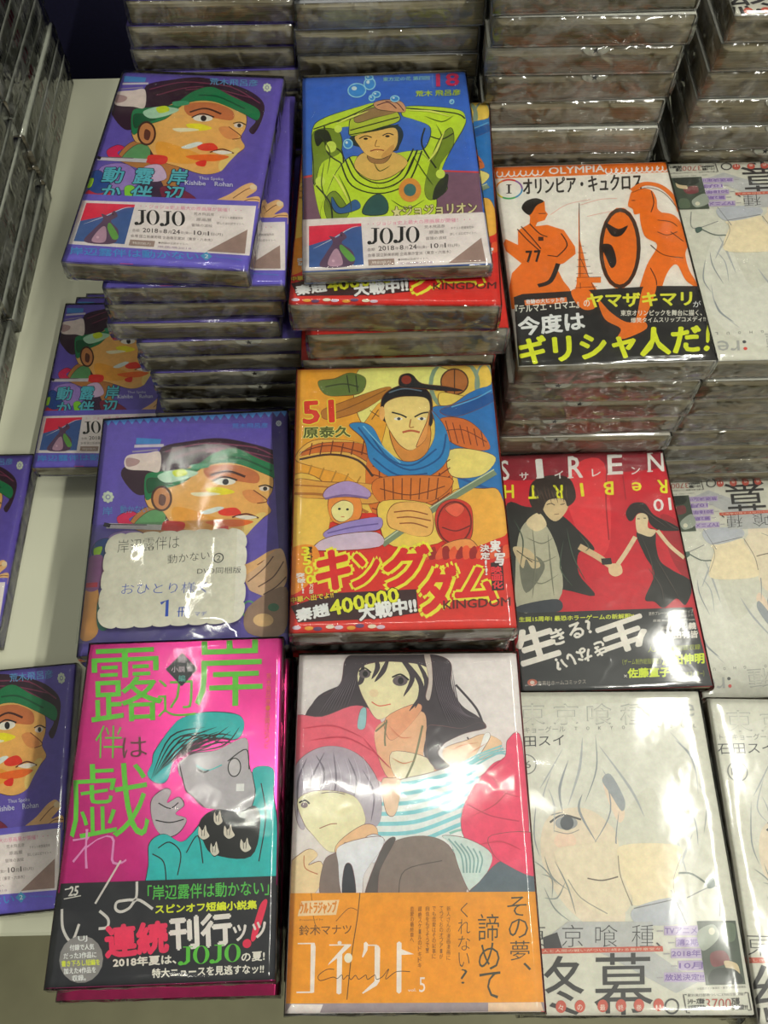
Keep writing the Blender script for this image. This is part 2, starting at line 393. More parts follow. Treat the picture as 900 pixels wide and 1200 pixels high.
# ------------------------------------------------------------------ cover designs (plain generic stand-ins for the artwork; lettering as printed)
K = (28, 24, 30)
def portrait_art(p, f2=None):
    p.ol = (0.22, (60, 36, 40))
    """violet cover with a paint-splashed plain profile head; coordinates of a 2.571x view of the top left book"""
    p.rect(120, 180, 920, 860, (98, 82, 170))
    # brushes, top left
    p.poly([(372, 222), (440, 226), (436, 240), (370, 240)], (72, 132, 190), smooth=False)
    p.line([(366, 246), (446, 244)], 9, (200, 190, 200)); p.line([(360, 262), (430, 256)], 5, (150, 140, 160))
    p.line([(464, 245), (522, 243)], 11, (214, 206, 40))
    # dark hair mass
    p.poly([(330, 330), (352, 300), (430, 300), (440, 250), (520, 232), (600, 224), (680, 238), (752, 262), (796, 300), (790, 350), (766, 392), (752, 380), (772, 350), (720, 322), (600, 300), (500, 320), (420, 372), (372, 384)], (52, 26, 44))
    for a in ((450, 262, 560, 238, 700, 250), (470, 280, 600, 252, 760, 284), (560, 262, 660, 262, 780, 320), (600, 240, 700, 252, 786, 300)):
        p.line([(a[0], a[1]), (a[2], a[3]), (a[4], a[5])], 4, (122, 52, 80))
    # neck and collar
    p.poly([(350, 470), (400, 420), (480, 440), (540, 500), (520, 600), (470, 600), (440, 520), (380, 490)], (178, 118, 60))
    p.poly([(318, 450), (350, 432), (372, 440), (350, 456), (372, 478), (330, 474)], (206, 34, 84))
    p.poly([(364, 470), (410, 430), (462, 436), (440, 470), (392, 480)], (92, 150, 96)); p.poly([(455, 430), (474, 440), (470, 470), (452, 462)], (66, 34, 40))
    # face
    p.poly([(398, 372), (470, 330), (560, 292), (690, 292), (740, 330), (742, 372), (726, 404), (738, 432), (716, 452), (690, 476), (664, 506), (610, 516), (540, 496), (474, 474), (440, 430), (404, 420)], (228, 172, 96))
    p.ol = None
    p.poly([(560, 306), (640, 300), (700, 322), (700, 352), (640, 346), (570, 340)], (192, 112, 66))
    p.poly([(474, 420), (560, 440), (620, 470), (560, 486), (480, 470)], (240, 160, 60)); p.poly([(660, 376), (690, 372), (720, 400), (696, 410), (672, 400)], (212, 144, 84))
    p.poly([(660, 480), (700, 440), (724, 440), (690, 478), (664, 506)], (244, 196, 116))
    p.ol = (0.22, (60, 36, 40))
    p.poly([(398, 400), (396, 330), (440, 318), (520, 308), (580, 268), (640, 252), (700, 280), (780, 318), (776, 352), (730, 330), (640, 296), (560, 304), (500, 350), (440, 372)], (28, 120, 74))
    p.poly([(404, 380), (402, 340), (440, 340), (470, 352), (430, 366)], (20, 84, 52)); p.line([(600, 278), (660, 282), (740, 318)], 6, (20, 84, 54))
    p.ol = None
    for P, c in ((((430, 330), (480, 314), (540, 322), (500, 342), (450, 350)), (168, 204, 180)), (((470, 318), (500, 312), (510, 326), (480, 334)), (196, 210, 44)), (((560, 368), (600, 364), (640, 378), (590, 386)), (226, 214, 40)), (((520, 300), (560, 296), (570, 306), (530, 312)), (66, 150, 110)),
                 (((600, 428), (640, 422), (656, 440), (620, 446), (596, 440)), (216, 52, 36)), (((560, 462), (640, 456), (690, 462), (650, 476), (590, 474)), (226, 106, 34)), (((545, 436), (590, 420), (610, 424), (570, 440)), (206, 222, 226)), (((590, 480), (620, 474), (616, 492), (594, 490)), (214, 44, 34)),
                 (((520, 380), (570, 378), (600, 384), (540, 390)), (240, 220, 190)), (((446, 462), (500, 464), (496, 486), (450, 488)), (210, 46, 40))):
        p.poly(list(P), c)
    # plain features
    p.ell(440, 396, 28, 36, (196, 130, 78)); p.ring(440, 396, 26, 34, 6, (70, 36, 24)); p.poly([(436, 384), (452, 392), (446, 416), (432, 410)], (90, 44, 30))
    p.ell(612, 348, 30, 10, (226, 222, 214)); p.ell(614, 348, 9, 9, K); p.line([(578, 346), (610, 334), (646, 344)], 5, K); p.line([(572, 330), (620, 318), (668, 334)], 7, (66, 30, 26))
    p.ell(720, 368, 14, 7, (214, 206, 200)); p.ell(722, 368, 6, 6, K); p.line([(704, 362), (724, 358), (742, 366)], 4, K)
    p.line([(690, 372), (728, 402), (700, 410)], 3, (120, 60, 34)); p.line([(632, 450), (670, 440), (704, 452)], 5, (90, 24, 20)); p.poly([(640, 448), (672, 444), (700, 450), (670, 456)], (232, 226, 214))
    # brush with pale bristles over the hair
    p.poly([(346, 274), (400, 266), (436, 264), (434, 318), (400, 316), (344, 310)], (216, 200, 194)); p.poly([(346, 280), (380, 286), (372, 300), (346, 304)], (170, 140, 140))
    # hand, lower right
    p.poly([(636, 600), (690, 574), (730, 548), (760, 540), (772, 560), (740, 584), (778, 580), (782, 612), (740, 616), (650, 612)], (222, 176, 120)); p.line([(700, 586), (740, 560), (764, 552)], 3, (110, 66, 40)); p.line([(712, 604), (750, 588), (780, 590)], 3, (110, 66, 40)); p.ell(762, 552, 11, 8, (236, 200, 160))
    # cloak patches, lower left
    p.ol = (0.15, (50, 30, 50))
    for P, c in ((((300, 500), (380, 490), (420, 540), (360, 570), (290, 560)), (150, 120, 190)), (((250, 580), (300, 548), (330, 580), (300, 612), (240, 612)), (186, 40, 60)), (((262, 520), (300, 512), (330, 560), (290, 580), (250, 556)), (34, 70, 140)), (((255, 540), (278, 534), (270, 560), (256, 562)), (160, 208, 40)),
                 (((372, 560), (400, 556), (420, 600), (380, 600)), (130, 200, 50)), (((420, 540), (470, 520), (500, 600), (440, 606)), (56, 30, 60)), (((480, 560), (530, 556), (590, 590), (560, 608), (500, 606)), (120, 30, 60)), (((430, 500), (480, 490), (500, 530), (450, 540)), (196, 170, 200))):
        p.poly(list(P), c)
    p.line([(290, 474), (470, 480)], 16, (196, 190, 196)); p.line([(296, 470), (400, 472)], 4, (110, 100, 110)); p.line([(440, 478), (494, 482)], 18, (208, 48, 46)); p.line([(282, 470), (300, 474)], 12, (40, 34, 44)); p.ol = None
def emblem(p, cx, cy, r, c):
    for i in range(8):
        a = i * math.pi / 4; p.ell(cx + r * .62 * math.cos(a), cy + r * .62 * math.sin(a), r * .28, r * .28, c)
    p.ell(cx, cy, r * .26, r * .26, c)
def ad_band(p, q, strip=True):
    """white exhibition band: framed picture, JOJO, small print; q maps unit band coords to the current frame"""
    def U(u, v): return q(u, v)
    def quad(a, b, c, d, col): p.poly([U(a, b), U(c, b), U(c, d), U(a, d)], col, smooth=False)
    quad(0, 0, 1, 1, (222, 212, 210))
    quad(.035, .06, .335, .93, (62, 92, 150))
    p.poly([U(.035, .06), U(.335, .06), U(.335, .12), U(.26, .16), U(.16, .36), U(.035, .48)], (214, 40, 72), smooth=False)
    p.line([U(.06, .55), U(.16, .38), U(.27, .16), U(.32, .12)], 5, (196, 204, 216), taper=True)
    p.poly([U(.1, .93), U(.13, .66), (U(.17, .44)), U(.15, .3), U(.2, .34), U(.22, .22), U(.25, .34), U(.22, .46), U(.28, .66), U(.27, .93)], (92, 66, 92)); p.poly([U(.14, .9), U(.17, .62), U(.2, .6), U(.22, .9)], (178, 140, 160))
    p.poly([U(.22, .5), U(.29, .78), U(.26, .84), U(.21, .6)], (100, 156, 70)); p.ell(*U(.17, .82), 7, 6, (206, 170, 186)); p.ell(*U(.22, .3), 4, 4, (52, 44, 60))
    p.T('・・ジョジョ史上最大の原画展が開催！・・', *U(.37, .13), *U(.93, .15), abs(U(0, .09)[1] - U(0, 0)[1]), (216, 120, 156))
    p.didone(*U(.36, .5), *U(.645, .5), abs(U(0, .34)[1] - U(0, 0)[1]), (20, 18, 20))
    sm = (120, 108, 108)
    hh = lambda v: abs(U(0, v)[1] - U(0, 0)[1])
    p.T('荒木飛呂彦', *U(.68, .25), *U(.79, .25), hh(.07), sm); p.T('原画展', *U(.7, .37), *U(.78, .37), hh(.07), sm); p.T('冒険の波紋', *U(.68, .49), *U(.79, .49), hh(.07), sm)
    p.T('チケット絶賛発売中', *U(.82, .3), *U(.94, .3), hh(.06), sm); p.T('詳しくは公式サイトへ', *U(.81, .42), *U(.95, .42), hh(.06), sm)
    p.T('会期', *U(.36, .66), *U(.4, .66), hh(.07), sm); p.T('2018', *U(.42, .66), *U(.505, .66), hh(.1), (70, 60, 62), .02); p.T('年', *U(.51, .66), *U(.53, .66), hh(.07), sm)
    p.T('8', *U(.535, .66), *U(.555, .66), hh(.1), (70, 60, 62), .02); p.T('月', *U(.56, .66), *U(.58, .66), hh(.07), sm); p.T('24', *U(.585, .66), *U(.625, .66), hh(.1), (70, 60, 62), .02); p.T('日(金)−', *U(.63, .66), *U(.69, .66), hh(.07), sm)
    p.T('10', *U(.7, .66), *U(.74, .66), hh(.1), (70, 60, 62), .02); p.T('月', *U(.745, .66), *U(.765, .66), hh(.07), sm); p.T('1', *U(.772, .66), *U(.779, .66), hh(.1), (70, 60, 62), .0); p.T('日(月)', *U(.79, .66), *U(.85, .66), hh(.07), sm)
    p.T('会場 国立新美術館 企画展示室2E（東京・六本木）', *U(.36, .78), *U(.8, .78), hh(.075), sm)
    quad(.36, .83, .5, .95, (150, 128, 120)); p.T('特別協力', *U(.38, .92), *U(.48, .92), hh(.06), (226, 214, 206))
    p.T('●詳細は公式サイトへ', *U(.52, .88), *U(.68, .88), hh(.05), sm); p.T('原画展2018', *U(.52, .96), *U(.7, .96), hh(.05), (170, 150, 170))
    p.poly([U(.78, .97), U(.97, .5), U(.97, .97)], (150, 124, 116), smooth=False)
def portrait_lettering(p):
    p.T('荒木飛呂彦', 634, 246, 780, 250, 20, (96, 150, 196), .02)
    emblem(p, 808, 253, 15, (206, 214, 190))
    teal = (84, 176, 190); nv = (36, 28, 60)
    for ch, x, y, w_, h_ in (('動', 302, 546, 68, 46), ('露', 398, 548, 62, 46), ('岸', 504, 548, 58, 46), ('か', 298, 596, 60, 42), ('伴', 392, 600, 64, 46), ('辺', 490, 596, 62, 42)):
        p.T(ch, x, y, x + w_, y + 2, h_, teal, .035, outline=nv, shear=.2)
    p.T('Thus Spoke', 598, 536, 672, 538, 12, (206, 206, 226)); p.T('Kishibe', 556, 550, 618, 551, 13, (206, 206, 226), .02); p.T('Rohan', 646, 552, 700, 553, 13, (206, 206, 226), .02)
def homog(f, fr, to):
    """map photo px of one book onto the same print of another"""
    return solve_h(fr, to)

RC = [(144, 82), (334, 87), (288, 311), (71, 306)]
pr = Print(113, 176).frame(RC, 0, 0, 2.5714)
portrait_art(pr); portrait_lettering(pr)
PORTRAIT = pr.build(cap=0.6)
# white band, violet strip under it
pb = Print(113, 176).frame(RC, 80, 170, 3.913)
bq = solve_h([(0, 0), (1, 0), (1, 1), (0, 1)], [(55, 252), (858, 262), (832, 486), (-14, 452)])
pb.poly([(55, 250), (858, 262), (800, 600), (-60, 560)], (104, 92, 188), smooth=False)
ad_band(pb, bq)
pb.T('岸辺露伴は動かない', 0, 500, 592, 512, 34, (74, 140, 200), .03)
pb.poly([(600, 492), (630, 474), (656, 494), (628, 514)], (74, 150, 190), smooth=False); pb.T('2', 620, 502, 638, 502, 16, (226, 226, 240))
pb.T('Thus Spoke Kishibe Rohan', 672, 500, 790, 512, 10, (74, 140, 200))
pb.line([(-38, 545), (240, 541), (820, 556)], 5, (214, 204, 214)); pb.line([(232, 536), (292, 538)], 6, (226, 90, 150))
for st in (pb.art, pb.txt):
    for i, v in enumerate(st[0]): st[0][i] = (v[0], min(v[1], 56), v[2])
PORTRAIT_BAND = pb.build(cap=0.6)

# large edition: same picture enlarged, blue zigzag along the top
CARDC = [(121, 490), (337, 479), (338, 753), (89, 768)]
pc = Print(128, 170); pc.frame(CARDC, 80, 470, 3.3333)
base_fm = pc.fm
pc.rect(0, 0, 900, 1000, (92, 76, 156))
pc.fm = lambda X, Y: base_fm(355 + (X - 435) * 1.44, 228 + (Y - 290) * 1.37)
portrait_art(pc)
pc.fm = base_fm
pc.poly([(790, 20), (880, 20), (900, 900), (840, 900)], (74, 62, 126), smooth=False)
for i in range(23):
    x = 136 + i * 31.5; y = 68 - i * 1.55
    pc.poly([(x, y - 8), (x + 33, y - 10), (x + 17, y + 20)], (84, 140, 206), smooth=False)
pc.T('荒木飛呂彦', 640, 100, 780, 98, 20, (84, 130, 200), .02); emblem(pc, 822, 80, 13, (190, 196, 200)); emblem(pc, 152, 368, 26, (190, 200, 180))
pc.T('動かない', 200, 432, 310, 430, 30, (84, 140, 190)); pc.T('岸', 130, 440, 170, 440, 34, (84, 140, 190))
pc.poly([(690, 680), (740, 640), (790, 590), (830, 570), (850, 620), (850, 700), (800, 760), (720, 740), (700, 720)], (206, 170, 136))
for a in ((700, 700, 760, 650, 800, 600), (740, 720, 800, 680, 840, 620), (760, 750, 810, 720, 850, 680)): pc.line([(a[0], a[1]), (a[2], a[3]), (a[4], a[5])], 5, (96, 66, 56))
pc.ring(705, 810, 26, 34, 7, (84, 150, 110)); pc.poly([(700, 800), (850, 720), (840, 900), (700, 900)], (150, 120, 100)); pc.ell(760, 850, 40, 26, (216, 180, 130)); pc.ell(800, 800, 22, 16, (70, 120, 90))
pc.poly([(60, 740), (110, 720), (110, 900), (40, 920)], (226, 160, 90)); pc.poly([(60, 620), (130, 600), (120, 720), (60, 730)], (150, 90, 150)); pc.line([(60, 715), (110, 712)], 20, (206, 50, 80)); pc.poly([(110, 780), (150, 760), (150, 880), (110, 880)], (60, 130, 120))
PORTRAIT_BIG = pc.build()

# lime-clad figure with raised arms on blue
JC = [(353, 86), (547, 83), (578, 303), (354, 316)]
pj = Print(113, 176).frame(JC, 300, 0, 3)
pj.rect(100, 230, 900, 1000, (62, 106, 196)); pj.ol = (0.3, (40, 44, 30))
pj.poly([(140, 625), (160, 605), (300, 585), (560, 580), (790, 595), (820, 900), (140, 900)], (122, 86, 106), smooth=False); pj.line([(150, 612), (400, 584), (790, 594)], 9, (206, 66, 70))
lime = (190, 214, 50); dk = (40, 44, 30); sh = (120, 140, 40)
pj.poly([(196, 440), (240, 400), (360, 364), (430, 350), (470, 380), (460, 410), (360, 430), (296, 440), (300, 500), (320, 560), (350, 600), (300, 640), (260, 770), (232, 770), (200, 640), (196, 540)], lime)
pj.poly([(530, 366), (620, 366), (720, 380), (742, 408), (736, 440), (690, 520), (660, 590), (678, 640), (620, 700), (600, 780), (250, 780), (262, 640), (330, 560), (420, 540), (540, 520), (600, 510), (620, 440), (560, 410), (520, 396)], lime)
pj.poly([(260, 640), (330, 540), (400, 560), (440, 650), (520, 620), (570, 530), (620, 560), (640, 640), (600, 780), (250, 780)], lime)
for P in (((200, 450), (290, 446), (300, 520), (230, 560), (204, 640), (200, 560)), ((640, 500), (690, 440), (700, 500), (650, 580), (680, 650), (620, 690), (600, 640)), ((240, 700), (280, 660), (330, 740), (260, 770))):
    pj.poly([tuple(v) for v in P], sh)
pj.poly([(206, 450), (250, 446), (270, 500), (240, 480), (214, 500)], dk); pj.poly([(640, 640), (680, 600), (672, 660), (630, 690)], dk)
for P in (((230, 480), (300, 520), (310, 560)), ((600, 440), (590, 500), (640, 580)), ((300, 560), (340, 640), (440, 668), (540, 630), (590, 520)), ((316, 548), (356, 622), (440, 650), (526, 614), (574, 516)), ((330, 540), (370, 604), (440, 632), (512, 600), (560, 512)), ((200, 440), (320, 400), (430, 352)), ((530, 370), (700, 390), (740, 410)), ((210, 640), (260, 700), (270, 770)), ((620, 470), (660, 480), (700, 460)), ((240, 430), (250, 520), (300, 560))):
    pj.line([tuple(v) for v in P], 6, dk)
for x, y, r in ((264, 503, 20), (225, 625, 18), (290, 440, 14), (655, 600, 16)): pj.ell(x, y, r, r, (206, 226, 90))
pj.poly([(360, 540), (400, 520), (480, 520), (540, 560), (480, 610), (410, 620), (352, 580)], (214, 176, 96)); pj.poly([(400, 530), (480, 520), (460, 560), (410, 560)], (150, 112, 70))
pj.poly([(336, 470), (420, 440), (500, 430), (524, 460), (510, 500), (486, 520), (350, 500)], (40, 54, 60))
pj.poly([(352, 466), (430, 448), (496, 440), (504, 490), (480, 530), (440, 548), (396, 534), (366, 500)], (224, 180, 100)); pj.ol = None; pj.poly([(450, 530), (490, 496), (484, 528), (450, 544)], (202, 154, 86)); pj.ol = (0.3, (40, 44, 30))
pj.line([(366, 476), (390, 466), (412, 472)], 5, K); pj.line([(450, 466), (470, 458), (490, 464)], 5, K); pj.ell(390, 476, 8, 4, K); pj.ell(468, 468, 8, 4, K); pj.line([(430, 480), (424, 502), (440, 504)], 3, (120, 80, 40)); pj.line([(406, 520), (430, 514), (456, 518)], 6, (150, 76, 50))
pj.poly([(330, 440), (340, 400), (400, 368), (470, 360), (504, 384), (508, 416), (430, 440), (340, 466)], (176, 190, 60)); pj.poly([(350, 400), (400, 372), (470, 362), (500, 384), (420, 404), (360, 420)], (150, 120, 80)); pj.line([(334, 446), (420, 424), (508, 402)], 6, dk); pj.line([(332, 462), (420, 446), (508, 428)], 5, dk)
pj.poly([(420, 350), (470, 340), (520, 350), (530, 384), (470, 380), (430, 372)], (206, 150, 110)); pj.line([(430, 360), (470, 350), (500, 372)], 5, (90, 50, 50)); pj.line([(460, 346), (500, 352), (526, 380)], 4, (90, 50, 50))
pj.poly([(380, 740), (400, 690), (440, 670), (470, 700), (460, 740)], (46, 84, 84)); pj.ell(548, 656, 40, 42, (214, 140, 60)); pj.ell(548, 656, 22, 22, (60, 110, 110)); pj.poly([(268, 680), (300, 720), (352, 690), (370, 720), (300, 740), (270, 720)], (52, 92, 150))
pj.ol = None
for x, y, rx, ry in ((358, 306, 32, 24), (404, 284, 20, 20), (402, 262, 14, 8), (428, 322, 14, 10), (494, 338, 15, 10), (326, 494, 16, 16), (412, 334, 10, 10), (694, 352, 7, 7)):
    pj.ell(x, y, rx, ry, (66, 140, 206)); pj.ring(x, y, rx, ry, 4, (150, 206, 226)); pj.ell(x - rx * .3, y - ry * .3, rx * .3, ry * .3, (206, 230, 236))
pj.T('東方定の花 第四回', 452, 277, 616, 275, 14, (140, 196, 190), .02); pj.T('18', 642, 298, 718, 296, 42, (226, 50, 100), .06); pj.T('荒木 飛呂彦', 568, 332, 724, 330, 20, (180, 200, 50), .04); pj.line([(626, 256), (628, 300), (640, 300)], 2, (100, 140, 200))
pj.T('★ジョジョリオン', 486, 752, 782, 736, 38, (214, 206, 150), .03, outline=(96, 70, 60))
for P in (((220, 460), (260, 520), (250, 600)), ((240, 560), (230, 640), (260, 720)), ((290, 600), (330, 680), (340, 740)), ((600, 400), (660, 420), (700, 400)), ((640, 430), (660, 480), (630, 560)), ((480, 690), (540, 720), (600, 690)), ((560, 540), (600, 600), (630, 640)), ((250, 420), (320, 410), (380, 390)), ((420, 560), (440, 590), (480, 570))): pj.line([tuple(v) for v in P], 4, (70, 84, 30), taper=True)
for P in (((540, 380), (620, 384), (690, 404)), ((270, 600), (300, 640), (330, 700)), ((610, 560), (640, 520), (670, 450)), ((280, 425), (340, 400), (400, 380))): pj.line([tuple(v) for v in P], 9, (222, 236, 110), taper=True)
JOINT = pj.build(cap=0.6)
pk2 = Print(113, 176).frame(JC, 350, 230, 3.913)
bq = solve_h([(0, 0), (1, 0), (1, 1), (0, 1)], [(15, 116), (848, 64), (892, 284), (14, 336)])
ad_band(pk2, bq)
JOINT_BAND = pk2.build(cap=0.6)

# scarlet and gold cover: plain warrior with blue scarf
KC = [(345, 430), (575, 423), (606, 738), (342, 737)]
pk = Print(128, 182).frame(KC, 300, 280, 2.8125)
def warrior(p, f8):
    p.rect(60, 380, 900, 900, (238, 190, 84)); p.ol = (0.25, (110, 60, 30)); p.poly([(120, 400), (420, 410), (400, 700), (300, 900), (100, 900)], (236, 160, 50)); p.poly([(330, 420), (600, 410), (640, 480), (420, 520), (340, 600)], (244, 220, 130))
    p.poly([(196, 462), (250, 452), (300, 432), (352, 450), (340, 498), (280, 510), (220, 506)], (96, 116, 56)); p.line([(220, 480), (280, 470), (330, 480)], 6, (60, 70, 40)); p.line([(290, 440), (300, 500)], 4, (50, 60, 40)); p.line([(320, 440), (326, 496)], 4, (50, 60, 40))
    p.poly([(210, 560), (280, 530), (420, 480), (428, 500), (340, 560), (230, 590)], (176, 116, 44)); p.line([(230, 576), (320, 540), (420, 490)], 3, (110, 70, 30)); p.line([(368, 560), (398, 580)], 3, (90, 60, 30)); p.line([(374, 590), (396, 556)], 3, (90, 60, 30))
    p.ring(650, 470, 80, 90, 14, (126, 150, 130)); p.ell(650, 462, 46, 44, (170, 104, 50)); p.ring(650, 462, 46, 44, 5, (80, 50, 30)); p.line([(650, 420), (650, 504)], 4, (80, 50, 30)); p.poly([(600, 500), (650, 504), (700, 520), (640, 550), (600, 540)], (222, 196, 96)); p.ring(752, 470, 30, 70, 8, (130, 150, 140))
    p.poly([(570, 560), (640, 540), (700, 500), (760, 478), (830, 480), (860, 900), (700, 900), (640, 700)], (40, 112, 178)); p.poly([(600, 560), (680, 530), (770, 500), (780, 530), (660, 580)], (30, 84, 150)); p.line([(640, 548), (720, 520), (776, 490)], 5, (90, 160, 206)); p.line([(620, 770), (700, 800), (800, 840)], 10, (30, 84, 150))
    # armour
    p.poly([(126, 720), (180, 660), (300, 660), (380, 690), (400, 760), (380, 850), (300, 780), (200, 750)], (222, 176, 80)); p.poly([(140, 710), (200, 670), (330, 668), (380, 700), (380, 740), (300, 700), (200, 700)], (196, 104, 40))
    p.poly([(370, 690), (480, 780), (600, 760), (640, 700), (640, 850), (600, 900), (380, 900)], (206, 112, 40)); p.poly([(600, 590), (680, 588), (740, 630), (770, 690), (700, 690), (630, 660)], (204, 106, 42)); p.poly([(630, 700), (700, 690), (790, 720), (740, 780), (640, 780)], (226, 206, 120))
    for i in range(6):
        y = 745 + i * 28
        p.line([(378, y), (480, y + 28), (560, y + 26), (636, y - 20)], 4, (110, 50, 24))
        p.line([(400 + i * 40, 720 + 10 * i), (404 + i * 38, 900)], 4, (110, 50, 24))
    for i in range(6):
        p.line([(180 + i * 34, 668 - (i % 3) * 4), (172 + i * 34, 708)], 4, (110, 50, 24)); p.line([(620 + i * 24, 594 + i * 7), (640 + i * 22, 668 + i * 3)], 3, (110, 50, 24))
    p.line([(140, 700), (240, 676), (380, 712)], 4, (110, 50, 24)); p.line([(610, 630), (680, 626), (760, 668)], 3, (110, 50, 24)); p.line([(140, 722), (240, 706), (330, 726), (380, 780)], 8, (70, 44, 30))
    for i in range(5): p.line([(180 + i * 40, 740 + i * 10), (150 + i * 40, 830)], 5, (176, 130, 50))
    # head
    p.poly([(404, 540), (420, 500), (470, 474), (520, 472), (566, 500), (576, 560), (560, 620), (420, 600)], (26, 26, 34))
    p.poly([(470, 480), (466, 446), (490, 434), (510, 440), (540, 468), (620, 478), (680, 492), (620, 494), (540, 486)], (26, 26, 34)); p.ell(488, 456, 17, 15, (140, 50, 36)); p.line([(430, 500), (480, 486), (540, 494)], 5, (90, 110, 130))
    p.poly([(440, 600), (560, 600), (560, 700), (500, 740), (450, 690)], (206, 136, 60)); p.poly([(416, 540), (450, 518), (500, 512), (556, 520), (568, 560), (556, 640), (530, 680), (500, 694), (464, 672), (430, 620), (416, 580)], (244, 200, 128)); p.poly([(530, 660), (556, 600), (566, 560), (556, 650), (524, 684)], (216, 150, 80))
    p.line([(440, 566), (470, 574), (490, 584)], 6, K); p.line([(516, 582), (540, 570), (562, 566)], 6, K); p.ell(462, 588, 14, 5, (226, 226, 226)); p.ell(464, 588, 6, 5, (50, 60, 80)); p.ell(540, 588, 14, 5, (226, 226, 226)); p.ell(540, 588, 6, 5, (50, 60, 80))
    p.line([(504, 590), (500, 616), (514, 616)], 4, (160, 100, 50)); p.line([(476, 634), (504, 628), (534, 634)], 8, (176, 90, 60)); p.ell(408, 570, 9, 24, (226, 170, 100))
    # scarf
    p.poly([(300, 610), (340, 600), (380, 620), (420, 690), (480, 730), (540, 720), (580, 660), (584, 600), (574, 560), (620, 620), (634, 700), (600, 760), (520, 796), (430, 780), (370, 730), (350, 660)], (44, 128, 186))
    for P in (((330, 616), (400, 700), (500, 760), (600, 720), (622, 640)), ((370, 640), (430, 720), (510, 744), (590, 690)), ((380, 720), (460, 776), (560, 772))): p.line([tuple(v) for v in P], 6, (26, 84, 140))
    p.line([(346, 612), (400, 672), (470, 736)], 4, (110, 180, 214))
warrior(pk, None)
pk.T('51', 152, 604, 250, 598, 72, (206, 52, 36), .05, outline=(240, 206, 60)); pk.T('原泰久', 152, 652, 304, 648, 36, (84, 92, 40), .045, outline=(240, 226, 130))
pk.frame(KC, 320, 560, 3)
pk.poly([(60, 0), (160, 0), (200, 100), (170, 240), (60, 260)], (230, 186, 84)); pk.poly([(80, 0), (180, 10), (340, 20), (400, 60), (330, 90), (180, 70), (90, 60)], (214, 160, 70)); pk.line([(70, 50), (200, 60), (330, 120)], 10, (170, 110, 46)); pk.line([(70, 20), (200, 30), (380, 60)], 6, (170, 110, 46))
pk.poly([(360, 0), (620, 0), (560, 80), (380, 90)], (206, 118, 44))
for i in range(7): pk.line([(384 + i * 32, 0), (388 + i * 30, 76)], 4, (110, 56, 24))
pk.line([(370, 36), (480, 60), (600, 30)], 4, (110, 56, 24))
pk.poly([(620, 60), (740, 40), (800, 60), (830, 240), (700, 260)], (224, 170, 70)); pk.poly([(380, 80), (560, 100), (600, 220), (420, 240), (370, 160)], (232, 196, 90))
pk.line([(380, 232), (560, 110), (780, -20)], 26, (120, 136, 110)); pk.line([(384, 222), (560, 100), (776, -28)], 4, (190, 200, 170))
pk.poly([(396, 130), (420, 92), (480, 84), (540, 100), (560, 150), (550, 200), (500, 206), (440, 186), (404, 170)], (236, 176, 96))
for P in (((420, 120), (480, 116), (540, 130)), ((440, 160), (490, 160), (540, 176)), ((430, 140), (480, 138), (550, 152))): pk.line([tuple(v) for v in P], 5, (140, 80, 40))
pk.poly([(190, 100), (200, 60), (250, 50), (300, 70), (306, 130), (270, 160), (210, 150)], (226, 140, 60)); pk.poly([(204, 100), (240, 76), (276, 90), (274, 130), (240, 152), (210, 136)], (246, 216, 150)); pk.poly([(176, 66), (190, 30), (260, 8), (330, 40), (330, 68), (250, 64)], (170, 146, 196)); pk.line([(180, 70), (250, 58), (330, 70)], 8, (120, 96, 150))
pk.ell(230, 106, 5, 4, K); pk.ell(258, 108, 5, 4, K); pk.line([(236, 134), (248, 134)], 3, (180, 90, 60))
pk.poly([(176, 190), (230, 160), (320, 140), (376, 140), (370, 180), (280, 190), (200, 210)], (150, 132, 196)); pk.poly([(160, 220), (230, 196), (360, 190), (370, 240), (160, 250)], (200, 180, 200)); pk.line([(190, 190), (280, 170), (366, 160)], 5, (104, 84, 150))
pk.poly([(566, 130), (590, 90), (640, 76), (690, 100), (700, 160), (690, 220), (640, 246), (590, 220), (570, 180)], (196, 52, 40)); pk.poly([(600, 110), (640, 90), (670, 110), (640, 140)], (222, 96, 70)); pk.ring(634, 160, 60, 74, 6, (110, 26, 24)); pk.line([(590, 176), (640, 190), (690, 172)], 5, (110, 26, 24)); pk.poly([(600, 236), (690, 220), (720, 280), (590, 280)], (226, 150, 80))
pk.ol = None
pk.poly([(50, 300), (200, 262), (400, 250), (560, 262), (700, 250), (800, 216), (860, 220), (900, 560), (40, 560)], (206, 44, 34)); pk.poly([(60, 250), (150, 236), (160, 330), (60, 400)], (240, 140, 40))
for i in range(14): pk.poly([(520 + i * 24, 250 + (i % 3) * 12), (540 + i * 24, 244), (548 + i * 24, 280), (524 + i * 24, 290)], (150, 30, 30) if i % 2 else (226, 90, 50))
yl = (232, 226, 60); rd = (206, 30, 34)
for ch, x, y, w_, h_, dy in (('キ', 160, 386, 110, 130, -6), ('ン', 282, 378, 90, 110, -6), ('グ', 392, 384, 150, 140, -4), ('ダ', 520, 474, 112, 160, 2), ('ム', 640, 430, 140, 110, 6)):
    pk.T(ch, x, y, x + w_, y + dy, h_, rd, .055, outline=yl, shear=.1, ow=.07)
pk.T('KINGDOM', 596, 464, 834, 458, 30, (90, 30, 24), .03)
pk.poly([(60, 440), (216, 398), (500, 392), (508, 474), (380, 490), (100, 496)], (60, 30, 34), smooth=False)
pk.T('中華へ出でよ!!', 70, 430, 214, 414, 20, (236, 190, 50), .04, outline=(60, 20, 20))
wt = (240, 234, 226); dkx = (50, 24, 28)
